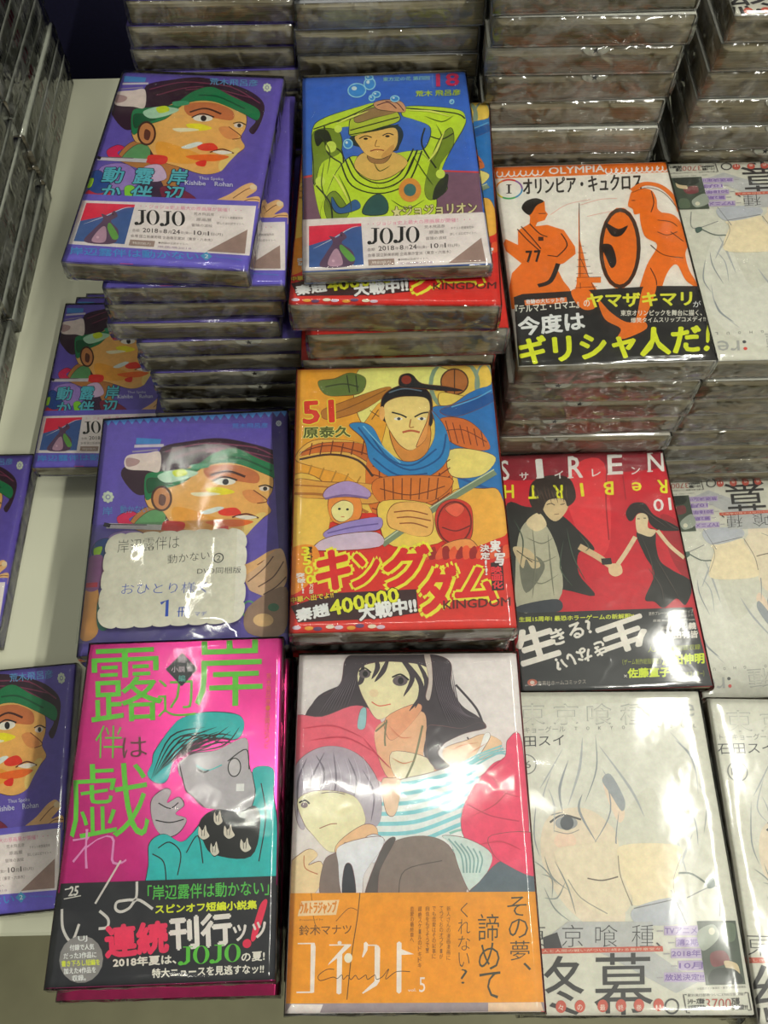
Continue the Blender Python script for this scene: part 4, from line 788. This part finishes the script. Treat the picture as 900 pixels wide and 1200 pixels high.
for P in (((90, 300), (200, 290), (300, 330)), ((120, 340), (240, 330), (340, 380)), ((300, 330), (360, 400), (400, 440)), ((680, 600), (760, 560), (830, 480)), ((700, 700), (780, 690), (850, 720)), ((740, 460), (790, 520), (850, 540))): p.line([tuple(v) for v in P], 4, (190, 62, 90), taper=True)
for P in (((390, 290), (430, 330), (470, 330)), ((400, 400), (440, 420), (480, 410)), ((600, 380), (640, 360), (700, 350)), ((620, 410), (680, 380), (730, 350))): p.line([tuple(v) for v in P], 3, (206, 130, 100), taper=True)
PAIR = p.build()

# pale pencil cover
GC = [(589, 810), (820, 809), (887, 1190), (616, 1191)]
p = Print(128, 182).frame(GC, 600, 790, 3)
p.rect(-100, 40, 900, 1400, (200, 198, 186)); LG = (176, 176, 172)
p.poly([(70, 200), (200, 120), (420, 100), (600, 180), (680, 340), (670, 600), (600, 700), (500, 400), (380, 500), (300, 480), (150, 500), (90, 560)], (206, 204, 194))
p.poly([(110, 540), (160, 480), (260, 470), (340, 520), (380, 600), (400, 900), (300, 900), (180, 800), (110, 660)], (214, 200, 180)); p.poly([(320, 360), (350, 380), (400, 480), (380, 520), (340, 440)], (222, 200, 180)); p.ell(190, 585, 40, 30, (222, 196, 176))
p.ell(194, 522, 40, 24, (150, 152, 156)); p.ell(196, 522, 24, 26, (84, 88, 96)); p.line([(136, 520), (180, 494), (246, 510)], 7, (84, 82, 84)); p.line([(150, 550), (200, 560), (240, 546)], 3, (150, 146, 140)); p.line([(140, 494), (180, 484)], 4, (130, 130, 128))
for i, P in enumerate((((250, 220), (240, 330), (200, 460)), ((296, 210), (300, 330), (260, 450)), ((320, 330), (360, 400), (400, 470)), ((200, 300), (170, 400), (180, 480)), ((140, 340), (110, 440), (140, 490)), ((330, 350), (350, 480), (290, 600)), ((310, 250), (420, 400), (470, 500)), ((380, 480), (370, 600), (400, 700)), ((560, 200), (640, 300), (660, 420)), ((580, 230), (630, 280), (650, 340)), ((590, 430), (600, 540), (640, 610)), ((610, 420), (650, 520), (660, 600)), ((560, 480), (590, 600), (620, 700)), ((90, 420), (80, 560), (100, 640)), ((130, 400), (150, 460), (150, 560)), ((250, 420), (240, 480), (300, 590)), ((180, 260), (130, 350), (100, 400)), ((660, 380), (690, 450), (680, 560)), ((640, 560), (600, 660), (560, 720)))):
    p.line([tuple(v) for v in P], 5 if i % 3 else 9, (140, 144, 150) if i % 2 else (166, 168, 172), taper=True)
p.poly([(320, 370), (350, 350), (400, 440), (390, 480), (350, 420)], (150, 154, 160))
for i, ch in enumerate('東京喰種'):
    p.T(ch, 30 + i * 118, 176, 118 + i * 118, 174, 76, (164, 164, 160), .0); p.T(ch, 34 + i * 118, 172, 114 + i * 118, 170, 68, (200, 198, 188), .0)
p.ell(546, 108, 7, 7, (206, 70, 60)); p.ell(548, 138, 7, 7, (70, 70, 74)); p.T('re', 566, 146, 646, 146, 46, (160, 160, 158))
p.T('トーキョーグール', 0, 206, 190, 200, 22, (140, 140, 138))
for i, ch in enumerate('TOKYO GHOUL'):
    if ch != ' ': p.T(ch, 222 + i * 42, 194 - i, 232 + i * 42, 194 - i, 12, (110, 110, 110))
p.T('石田スイ', -10, 256, 186, 248, 38, (66, 66, 70), .0); p.ring(52, 315, 34, 34, 4, (120, 120, 120)); p.T('16', 30, 328, 68, 328, 26, (100, 100, 100))
p.frame(GC, 620, 990, 3.214)
p.poly([(100, 20), (200, 0), (340, 0), (390, 210), (320, 270), (200, 220), (130, 110)], (214, 202, 180)); p.line([(224, 126), (280, 134), (340, 120)], 5, (110, 100, 92)); p.line([(150, 130), (200, 200), (300, 260)], 4, (150, 146, 138))
p.poly([(390, 190), (340, 60), (360, 0), (560, 0), (580, 60), (550, 160), (560, 200), (410, 230)], (220, 206, 176)); p.line([(340, 40), (350, 120), (394, 230)], 4, (140, 130, 120)); p.line([(580, 40), (550, 130), (556, 190)], 3, (160, 150, 136))
p.poly([(400, 240), (560, 200), (600, 290), (420, 300)], (176, 178, 186)); p.line([(400, 240), (560, 204)], 4, (120, 120, 124)); p.line([(540, 170), (600, 300)], 4, (130, 130, 134)); p.line([(600, 200), (716, 156), (724, 270)], 4, (130, 130, 130))
p.line([(568, 106), (620, 110), (680, 150)], 7, (96, 106, 100)); p.poly([(676, 140), (700, 124), (706, 156), (680, 164)], (70, 90, 84))
for P in (((60, 40), (90, 120), (150, 170)), ((50, 110), (90, 130), (90, 200)), ((60, 160), (100, 240), (160, 290)), ((100, 60), (150, 160), (180, 260)), ((20, 60), (60, 90), (110, 150)), ((60, 200), (110, 200), (140, 140))): p.line([tuple(v) for v in P], 5, (136, 142, 142), taper=True)
p.poly([(60, 360), (150, 290), (470, 290), (470, 400), (640, 520), (560, 560), (300, 420), (200, 380), (60, 400)], (176, 176, 176), smooth=False); p.poly([(56, 350), (110, 330), (130, 392), (60, 392)], (60, 58, 62), smooth=False)
dk2 = (58, 56, 60)
for ch, x, w_ in (('東', -30, 96), ('京', 128, 80), ('喰', 254, 84), ('種', 392, 84)): p.T(ch, x, 386, x + w_, 386, 84, dk2, -.015)
p.T('、', 484, 388, 504, 388, 20, dk2)
p.line([(-60, 404), (510, 392)], 18, (190, 84, 66), smooth=False); p.T('悲しき怪人と人間の戦いがついに終わる最終章堂々', -40, 409, 500, 398, 11, (214, 190, 170))
p.T('終', -30, 650, 214, 648, 230, (52, 50, 52), .0); p.T('幕', 252, 646, 474, 642, 236, (52, 50, 52), .0); p.ring(544, 610, 25, 27, 7, (70, 68, 70))
for ch, x in (('堂', 50), ('々', 125), ('の', 197), ('最', 283), ('終', 352), ('巻', 420), ('!!', 494)): p.ell(x, 614 - x * .02, 20, 24, (190, 84, 70)); p.T(ch, x - 10, 626, x + 10, 625, 22, (226, 210, 200))
VI = (112, 84, 152)
for t_, x0, x1, y in (('TVアニメ', 518, 638, 336), ('第2期', 562, 644, 380), ('2018年', 544, 652, 422), ('10月', 572, 660, 468), ('放送決定!!', 518, 664, 512)):
    p.poly([(x0 - 4, y - 30), (x1 + 4, y - 32), (x1 + 6, y + 6), (x0 - 4, y + 6)], (176, 160, 190), smooth=False); p.T(t_, x0, y, x1, y - 1, 24, VI, .03); p.line([(x0 - 32, y - 10), (x0 - 8, y - 11)], 4, (160, 156, 160))
p.poly([(638, 288), (784, 286), (822, 526), (672, 530)], (66, 76, 64), smooth=False); p.poly([(640, 330), (700, 300), (720, 350), (660, 400)], (150, 156, 144)); p.ell(694, 326, 12, 14, (206, 200, 180)); p.poly([(690, 410), (740, 400), (760, 440), (700, 460)], (120, 56, 60)); p.poly([(740, 440), (790, 450), (800, 500), (770, 500)], (196, 176, 140)); p.poly([(700, 470), (780, 470), (810, 520), (690, 524)], (40, 46, 40)); p.poly([(730, 300), (780, 300), (780, 360), (740, 360)], (90, 104, 84))
p.T('©石田スイ／集英社・東京喰種製作委員会', 640, 548, 824, 540, 9, (120, 116, 112)); p.T('シリーズ累計', 604, 602, 668, 600, 20, (50, 48, 50), .03); p.T('大好評発売中!', 604, 622, 672, 620, 16, (50, 48, 50), .03); p.T('3700', 672, 620, 768, 618, 38, (176, 76, 70), -.01); p.T('万部', 770, 604, 800, 602, 26, (50, 48, 50), .03); p.T('突破!!', 772, 624, 830, 622, 20, (50, 48, 50), .03); p.T('累計発行部数ついに3700万部突破！', 604, 574, 820, 568, 11, (90, 86, 86))
p.line([(600, 566), (588, 566), (600, 634), (612, 634)], 4, (80, 76, 76), smooth=False); p.line([(820, 558), (832, 558), (844, 624), (832, 624)], 4, (80, 76, 76), smooth=False)
PENCIL = p.build()


# ------------------------------------------------------------------ books
PAGE_CACHE = {}; WRAP_CACHE = {}; JACKET_CACHE = {}
def slip_mesh(star=True):
    """rounded head of a sales slip folded over the page edge, with its black star mark"""
    V = []; Fc = []; Cc = []; n = 12; r = 9.0; rz = 6.0
    for yy in (-0.35, 0):
        V += [(r * math.cos(math.pi + math.pi * i / n), yy, rz * math.sin(math.pi + math.pi * i / n)) for i in range(n + 1)]
    Fc.append(tuple(range(n + 1))); Cc.append(ink((225, 222, 205)))
    for i in range(n): Fc.append((i, i + n + 1, i + n + 2, i + 1)); Cc.append(ink((225, 222, 205)))
    if star:
        b = len(V); V += [((2.6 if i % 2 == 0 else 1.1) * math.sin(i * math.pi / 5), -0.5, -2.0 + (2.6 if i % 2 == 0 else 1.1) * math.cos(i * math.pi / 5)) for i in range(10)]
        V.append((0, -0.5, -2.0))
        for i in range(10): Fc.append((b + i, b + (i + 1) % 10, b + 10)); Cc.append(ink((25, 22, 22)))
    return mesh_of('sales_slip', V, Fc, [M_INK], Cc)
SLIP = slip_mesh()

def make_book(x, y, ztop, yaw, w, h, t, color, label, group, prints=None, foil=False, spine=None, top=False, band=None, slip=False, seed=0, edge_only=False):
    """comic book on its back; (x,y) centre of the cover, ztop top of the film, all mm in camera-height frame"""
    root = bpy.data.objects.new('comic_book', None); COL.objects.link(root); root.empty_display_size = 0.02
    tb = t - 2.7 if top else t - 0.7
    root.location = Vector((x, y, ztop + CAMZ - t)) * MM; root.rotation_euler.z = yaw
    tag(root, label, 'book', group)
    mi = M_FOIL if foil else M_INK
    kj = (w, h, tb, color, foil, spine)
    if kj not in JACKET_CACHE: JACKET_CACHE[kj] = c_section('cover', w, -h / 2, h / 2, tb, 0.5, ink(color, 1.25), mi, ink(spine, 1.25) if spine else None)
    cv = link('cover', JACKET_CACHE[kj], root)
    kp = (w, h, tb, seed % 4)
    if kp not in PAGE_CACHE: PAGE_CACHE[kp] = page_mesh(w, h, tb, seed % 4)
    link('page_block', PAGE_CACHE[kp], root)
    if prints:
        for nm, me in prints: link(nm, me, cv, (0, 0, tb + 0.03))
    if band:
        y1, bc, bprints = band
        bd = link('paper_band', c_section('paper_band', w + 0.5, -h / 2 + 0.2, -h / 2 + y1, tb + 0.66, 0.05, ink(bc, 1.25), M_INK), root)
        for nm, me in bprints: link(nm, me, bd, (0, 0, tb + 0.68))
    if slip: 
        link('sales_slip', SLIP, root, (slip, -h / 2 - 0.2, tb - 0.8))
    kw = (w, h, tb, seed % 5 if not top else seed, top)
    if kw not in WRAP_CACHE: WRAP_CACHE[kw] = wrap_mesh(w, h, tb, kw[3] + 1, top)
    link('plastic_wrap', WRAP_CACHE[kw], root)
    return root

ORD = ['', 'first', 'second', 'third', 'fourth', 'fifth', 'sixth', 'seventh', 'eighth', 'ninth', 'tenth', 'eleventh', 'twelfth', 'thirteenth', 'fourteenth', 'fifteenth', 'sixteenth', 'seventeenth', 'eighteenth', 'nineteenth', 'twentieth', 'twenty-first', 'twenty-second', 'twenty-third', 'twenty-fourth']
def stack(x, y, ztop, n0, w, h, color, where, group, jx=2.0, jy=1.5, ja=0.8, slips=(), slipx=0, foil=False, start=2, spine=None, colors=None, over={}, zbot=-660.0, alt=None):
    """books from just under ztop down to zbot; n0 books; where = words for the label"""
    t = (ztop - zbot) / n0
    for i in range(n0):
        ox, oy, oa = R.uniform(-jx, jx), R.uniform(-jy, jy), math.radians(R.uniform(-ja, ja))
        if i in over: ox, oy, oa = over[i][0], over[i][1], math.radians(over[i][2])
        zt = ztop - i * t
        c = color if not colors else colors[i % len(colors)]
        make_book(x + ox, y + oy, zt, oa, w, h, t, c, f'comic, {ORD[i + start]} from top in {where}', group,
                  slip=(slipx + R.uniform(-9, 9)) if i in slips else False, seed=i + int(abs(x)), foil=foil, spine=spine)
# ------------------------------------------------------------------ the setting
CZ = CAMZ
fl = link('floor', box_mesh('floor', -3000, 3000, -2500, 3500, -20, 0, M_FLOOR)); tag(fl, kind='structure')
wb = link('wall_back', box_mesh('wall_back', -3000, 3000, 1010, 1060, 0, 1500, M_NAVY)); tag(wb, kind='structure')
tb = bpy.data.objects.new('display_table', None); COL.objects.link(tb); tb.location = Vector((100, 460, 0)) * MM
tag(tb, 'cream laminate display table carrying all the comic stacks', 'table')
link('table_top', box_mesh('table_top', -900, 900, -455, 468, TZ - 30, TZ, M_TABLE, 2), tb)
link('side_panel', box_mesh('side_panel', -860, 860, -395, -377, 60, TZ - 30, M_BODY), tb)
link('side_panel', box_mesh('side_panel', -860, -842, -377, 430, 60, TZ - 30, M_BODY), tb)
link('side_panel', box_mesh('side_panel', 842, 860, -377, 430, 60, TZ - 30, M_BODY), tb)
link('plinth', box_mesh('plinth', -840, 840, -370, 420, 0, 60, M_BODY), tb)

VIO = (98, 82, 170); GREYW = (206, 204, 196)
# ------------------------------------------------------------------ display copies, front row
GN_ = 'display copies lying face up on the stacks'
make_book(-116.6, 68.8, -470.4, math.radians(.8), 113, 176, 19, (224, 60, 148), 'foil pink novel with green title lettering and black paper band', GN_, NOVEL, foil=True, top=True, band=(43, (34, 34, 42), NOVEL_BAND), seed=1)
make_book(11.2, 57.1, -475.7, math.radians(-.7), 128, 182, 20.6, (216, 208, 208), 'white comic with long-haired figure in striped top and ochre lower band', GN_, PAIR, top=True, spine=(226, 90, 110), seed=2)
G_ = 'pale pencil-drawn comics'
make_book(137.8, 48.9, -541.2, math.radians(-.9), 128, 182, 19.8, GREYW, 'pale pencil-drawn comic in front of the dark red comic, right of the striped top comic', G_, PENCIL, top=True, seed=3)
make_book(268.6, 40.9, -541.2, math.radians(-2.0), 128, 182, 19.8, GREYW, 'pale pencil-drawn comic cut off by the bottom right corner of the photo', G_, PENCIL, top=True, seed=4)
# second row
make_book(-126.7, 242, -487.9, math.radians(2.2), 128, 170, 21.5, VIO, 'violet large comic with blue zigzag edge, half under a notice card', GN_, PORTRAIT_BIG, top=True, seed=5)
make_book(9.0, 244.0, -447.5, math.radians(.3), 128, 182, 23.6, (206, 44, 34), 'orange comic numbered 51 with topknot warrior in blue scarf', GN_, WARRIOR, top=True, seed=6)
make_book(150.1, 233.4, -546.4, math.radians(.9), 128, 182, 16.2, (150, 24, 40), 'dark red comic with a couple holding hands and black lower band', GN_, COUPLE, top=True, seed=7)
make_book(290, 241, -604, math.radians(181.3), 128, 182, 18.6, GREYW, 'upside-down pale pencil-drawn comic right of the dark red comic', G_, PENCIL, top=True, seed=8)
# third row
make_book(-127.4, 450.4, -379.9, math.radians(-5.1), 113, 176, 17.5, VIO, 'violet comic with paint-splashed head, topmost and tilted on the rear left stack', 'violet comics with paint-splashed head', PORTRAIT, top=True, band=(57, (104, 92, 188), PORTRAIT_BAND), seed=9)
VG = 'violet comics with paint-splashed head'
make_book(-114.4, 450.3, -397.5, math.radians(-.4), 113, 176, 17.5, VIO, 'violet comic directly beneath the tilted one, only its right edge showing', VG, PORTRAIT, top=True, band=(57, (104, 92, 188), PORTRAIT_BAND), seed=10)
make_book(8.8, 443.8, -378, math.radians(1.6), 113, 176, 13, (54, 96, 184), 'blue comic numbered 18 with lime-clad figure raising both arms', GN_, JOINT, top=True, band=(42, (222, 212, 210), JOINT_BAND), seed=11)
make_book(12.3, 429.8, -391.2, math.radians(-2.0), 128, 182, 26.5, (206, 44, 34), 'orange and red comic sticking out from under the blue comic numbered 18', GN_, WARRIOR, top=True, seed=12)
make_book(151.3, 416.6, -436.2, math.radians(.6), 128, 182, 22.3, (206, 200, 192), 'white comic with orange vase-style runners and black band with yellow-green title', GN_, RUNNERS, top=True, seed=13)
make_book(280, 421, -441, math.radians(180.4), 128, 182, 22, GREYW, 'upside-down pale pencil-drawn comic right of the orange runners comic', G_, PENCIL, top=True, seed=14)
make_book(292, 606, -330, 0, 128, 182, 20.6, GREYW, 'pale pencil-drawn comic at the top right corner, only its lower edge in view', G_, PENCIL, top=True, seed=15)
# violet comics lying on the table
make_book(-296.7, 105, -642.4, math.radians(4.5), 113, 176, 17.4, VIO, 'violet comic lying flat on the table beside the foil pink novel', VG, PORTRAIT, top=True, band=(57, (104, 92, 188), PORTRAIT_BAND), seed=16)
make_book(-370.3, 303.2, -642.4, 0.0, 113, 176, 17.4, VIO, 'violet comic flat on the table, cut off by the left edge above the other', VG, PORTRAIT, top=True, band=(57, (104, 92, 188), PORTRAIT_BAND), seed=17)
make_book(-238, 445, -607.4, math.radians(-.5), 113, 176, 17.5, VIO, 'violet comic left of the rear left stack, top of its fanned pile', VG, PORTRAIT, top=True, band=(57, (104, 92, 188), PORTRAIT_BAND), seed=18)
make_book(-237, 468, -625, math.radians(-.5), 113, 176, 17.5, VIO, 'violet comic second in the fanned pile, only its top strip showing', VG, PORTRAIT, top=True, band=(57, (104, 92, 188), PORTRAIT_BAND), seed=19)
make_book(-236, 488, -642.5, math.radians(-.5), 113, 176, 17.5, VIO, 'violet comic lowest in the fanned pile, peeking out at the back', VG, PORTRAIT, top=True, band=(57, (104, 92, 188), PORTRAIT_BAND), seed=20)

# ------------------------------------------------------------------ the stacks beneath
stack(-116, 69, -489.5, 9, 113, 176, (196, 40, 110), 'the stack under the foil pink novel', 'copies under the foil pink novel', foil=True, jx=1.5, over={0: (.5, -7, .2)}, slips=(0,), slipx=30)
stack(11, 57, -496.4, 8, 128, 182, (206, 200, 200), 'the stack under the striped top comic', 'copies under the striped top comic', spine=(226, 90, 110))
stack(138, 49, -561, 5, 128, 182, GREYW, 'the stack under the pale comic before the dark red one', 'copies under the front pale comic', jx=1)
stack(268, 41, -561, 5, 128, 182, GREYW, 'the stack under the bottom right corner pale comic', 'copies under the corner pale comic', jx=1)
stack(-127, 242, -509.5, 7, 128, 168, VIO, 'the stack under the violet comic with the notice card', 'copies under the card comic')
stack(9, 244, -471.2, 8, 128, 182, (206, 44, 34), 'the stack under the comic numbered 51', 'copies under the warrior comic', over={0: (0, 2, -.5)})
stack(150, 233, -562.7, 6, 128, 182, (150, 24, 40), 'the stack under the dark red comic', 'copies under the dark red comic', jx=1)
stack(290, 241, -622.7, 2, 128, 182, GREYW, 'the stack under the pale comic beside the dark red one', 'copies under the low pale comic', jx=1)
stack(-114, 450, -415.1, 14, 113, 176, VIO, 'the rear left violet stack', 'violet copies with only page edges showing', start=3, jx=5, over={0: (-6, 2, .6), 1: (-8, 0, -.5), 2: (5, -1, .8), 3: (2, 0, 0), 4: (6, -1, .4), 5: (5, 0, -.4)}, slips=(2, 4, 5, 6), slipx=12)
stack(12, 430, -417.8, 9, 128, 182, (206, 44, 34), 'the stack under the blue comic numbered 18', 'red copies under the blue comic', start=3, over={0: (3.5, 0, 1.2)}, jx=1.5)
stack(150, 417, -458.6, 9, 128, 182, (206, 200, 190), 'the stack under the orange runners comic', 'copies under the runners comic', slips=(0, 1, 2, 3), slipx=-22, jx=1.2)
stack(280, 421, -463.1, 9, 128, 182, GREYW, 'the stack under the pale comic beside the runners comic', 'copies under the upside-down pale comic', slips=(1, 2), slipx=10, jx=1.2)
stack(-109, 639, -302, 21, 113, 176, VIO, 'the rearmost left stack', 'copies of the rearmost left stack', start=1, jx=4.5)
stack(9, 638, -299, 19, 126, 182, (190, 190, 196), 'the rearmost middle stack', 'copies of the rearmost middle stack', start=1, jx=2)
stack(140, 606, -309, 17, 128, 182, GREYW, 'the rearmost stack behind the runners comic', 'copies of the rearmost right stack', start=1, jx=2.5, slips=(2, 3), slipx=8)
stack(288, 606, -350.7, 15, 128, 182, GREYW, 'the top right corner stack', 'copies of the top right stack', jx=2.5, slips=(2, 3, 4), slipx=0)

# ------------------------------------------------------------------ pale magazines at the far left, spines to the right
def spine_marks(h, t, seed):
    rnd = random.Random(seed); p_ = ([], [], [])
    V, Fc, Cc = [], [], []
    def q(y, z, wy, hz, c):
        b = len(V); V.extend([(0, y, z), (0, y + wy, z), (0, y + wy, z + hz), (0, y, z + hz)]); Fc.append((b, b + 1, b + 2, b + 3)); Cc.append(ink(c))
    for i in range(5): q(-h * .42 + i * 4, t * .35, 2.8, t * .3, (54, 50, 54))
    for i in range(3): q(-h * .1 + i * 7, t * .25, 5, t * .45, (150, 40, 60))
    for i in range(8): q(h * .12 + i * 6, t * .3, 4, t * .35, (96, 96, 100))
    return mesh_of('spine_lettering', V, Fc, [M_INK], Cc)
SPM = {}
for (cx, cy, w_, h_, n, name, zt) in ((-424, 826, 128, 182, 18, 'the far left rear stack', -310), (-424, 636, 128, 182, 17, 'the far left middle stack', -318), (-424, 486, 128, 108, 16, 'the far left near stack', -330)):  # upper books out of view added as height, to shade the rear table
    t = (zt + 660.0) / n
    for i in range(n):
        ox = R.uniform(-2.5, 2.5); k = (h_, round(t, 2), (i * 7 + int(cy)) % 3)
        b = make_book(cx + ox, cy + R.uniform(-1.5, 1.5), zt - i * t, math.radians(R.uniform(-.5, .5)), w_, h_, t, (176, 178, 166) if i % 3 else (150, 152, 142), f'pale-spined wrapped comic, {ORD[i + 1]} from the top of {name}', 'pale-spined comics along the left', seed=i)
        if k not in SPM: SPM[k] = spine_marks(h_, t - 1.6, k[2])
        sp = link('spine_lettering', SPM[k], [c for c in b.children if c.name.startswith('cover')][0], (w_ / 2 + 0.08, 0, 0))

# ------------------------------------------------------------------ notice card in its clear sleeve, on the violet comic
cz = CZ - 487.9 + 0.9
ang = math.radians(1.5)
def scallop(w_, h_, r=4.5):
    P = []
    nx_, ny_ = 8, 5
    def arc(cx, cy, a0, rr): return [(cx + rr * math.cos(math.radians(a0 + k * 30)), cy + rr * math.sin(math.radians(a0 + k * 30))) for k in range(7)]
    sx = w_ / nx_; sy = h_ / ny_
    for i in range(nx_): P += [(-w_ / 2 + sx * (i + .5) - sx / 2 * math.cos(math.radians(k * 30)), -h_ / 2 - 1.4 * math.sin(math.radians(k * 30))) for k in range(6)]
    for j in range(ny_): P += [(w_ / 2 + 1.4 * math.sin(math.radians(k * 30)), -h_ / 2 + sy * (j + .5) - sy / 2 * math.cos(math.radians(k * 30))) for k in range(6)]
    for i in range(nx_): P += [(w_ / 2 - sx * (i + .5) + sx / 2 * math.cos(math.radians(k * 30)), h_ / 2 + 1.4 * math.sin(math.radians(k * 30))) for k in range(6)]
    for j in range(ny_): P += [(-w_ / 2 - 1.4 * math.sin(math.radians(k * 30)), h_ / 2 - sy * (j + .5) + sy / 2 * math.cos(math.radians(k * 30))) for k in range(6)]
    out = []
    for x, y in P:      # rounded corners
        cx, cy = w_ / 2 - 8, h_ / 2 - 8
        if abs(x) > cx and abs(y) > cy:
            dx, dy = abs(x) - cx, abs(y) - cy; l = math.hypot(dx, dy); f = min(1, 9 / l)
            x = math.copysign(cx + dx * f, x); y = math.copysign(cy + dy * f, y)
        out.append((x, y))
    return out
P = scallop(88, 62); n = len(P)
V = [(x, y, 0) for x, y in P] + [(x, y, .5) for x, y in P]
me = mesh_of('card', V, [tuple(range(n))[::-1], tuple(range(n, 2 * n))] + [(i, (i + 1) % n, n + (i + 1) % n, n + i) for i in range(n)], [M_INK], [ink((226, 222, 206))] * (n + 2))
card = link('notice_card', me, None, (-132.5, 203, cz + 1.6), ang); tag(card, 'cream scalloped card with handwritten black and blue Japanese notice on the violet comic', 'card')
pn = Print(91, 65); CQ = [(122, 621), (286, 622), (288, 738), (120, 737)]
pn.frame(CQ, 80, 470, 3.3333)
bk = (30, 34, 40); bl = (40, 74, 176)
pn.T('岸辺露伴は', 190, 588, 426, 580, 54, bk, -.015); pn.T('動かない', 386, 642, 546, 632, 36, bk, -.01); pn.ring(580, 628, 18, 18, 4, bk); pn.T('2', 572, 638, 588, 638, 20, bk)
pn.T('DVD同梱版', 502, 690, 668, 694, 26, bk, -.005); pn.T('おひとり様く', 218, 756, 542, 766, 44, bl, -.012); pn.line([(372, 800), (396, 788), (398, 852)], 12, bl, smooth=False); pn.T('冊', 436, 856, 486, 856, 38, bl); pn.T('マデ', 502, 856, 548, 858, 18, bl)
for nm, me in pn.build(): link('handwriting' if nm == 'lettering' else 'pen_circle', me, card, (0, 0, .54))
# sleeve: two clear sheets with a folded lip along the top
V = []; Fc = []; nx_, ny_ = 16, 10
for s_, z0 in ((0, .0), (1, 3.2)):
    for j in range(ny_ + 1):
        for i in range(nx_ + 1):
            x = -50 + 100 * i / nx_; y = -40 + 80 * j / ny_; e = min(1, min(50 - abs(x), 40 - abs(y)) / 10)
            V.append((x, y, 0.4 + (z0 * e if s_ else 0) + (0.4 * noise.noise(Vector((x * .05, y * .05, 3))) * e if s_ else 0)))
q = (nx_ + 1) * (ny_ + 1)
for s_ in (0, 1):
    for j in range(ny_):
        for i in range(nx_):
            a = s_ * q + j * (nx_ + 1) + i; Fc.append((a, a + 1, a + nx_ + 2, a + nx_ + 1))
sl = link('card_sleeve', mesh_of('card_sleeve', V, Fc, [M_SLEEVE], smooth=True), None, (-139.5, 202.5, cz + .3), ang); tag(sl, 'clear plastic sleeve holding the handwritten notice card', 'sleeve')
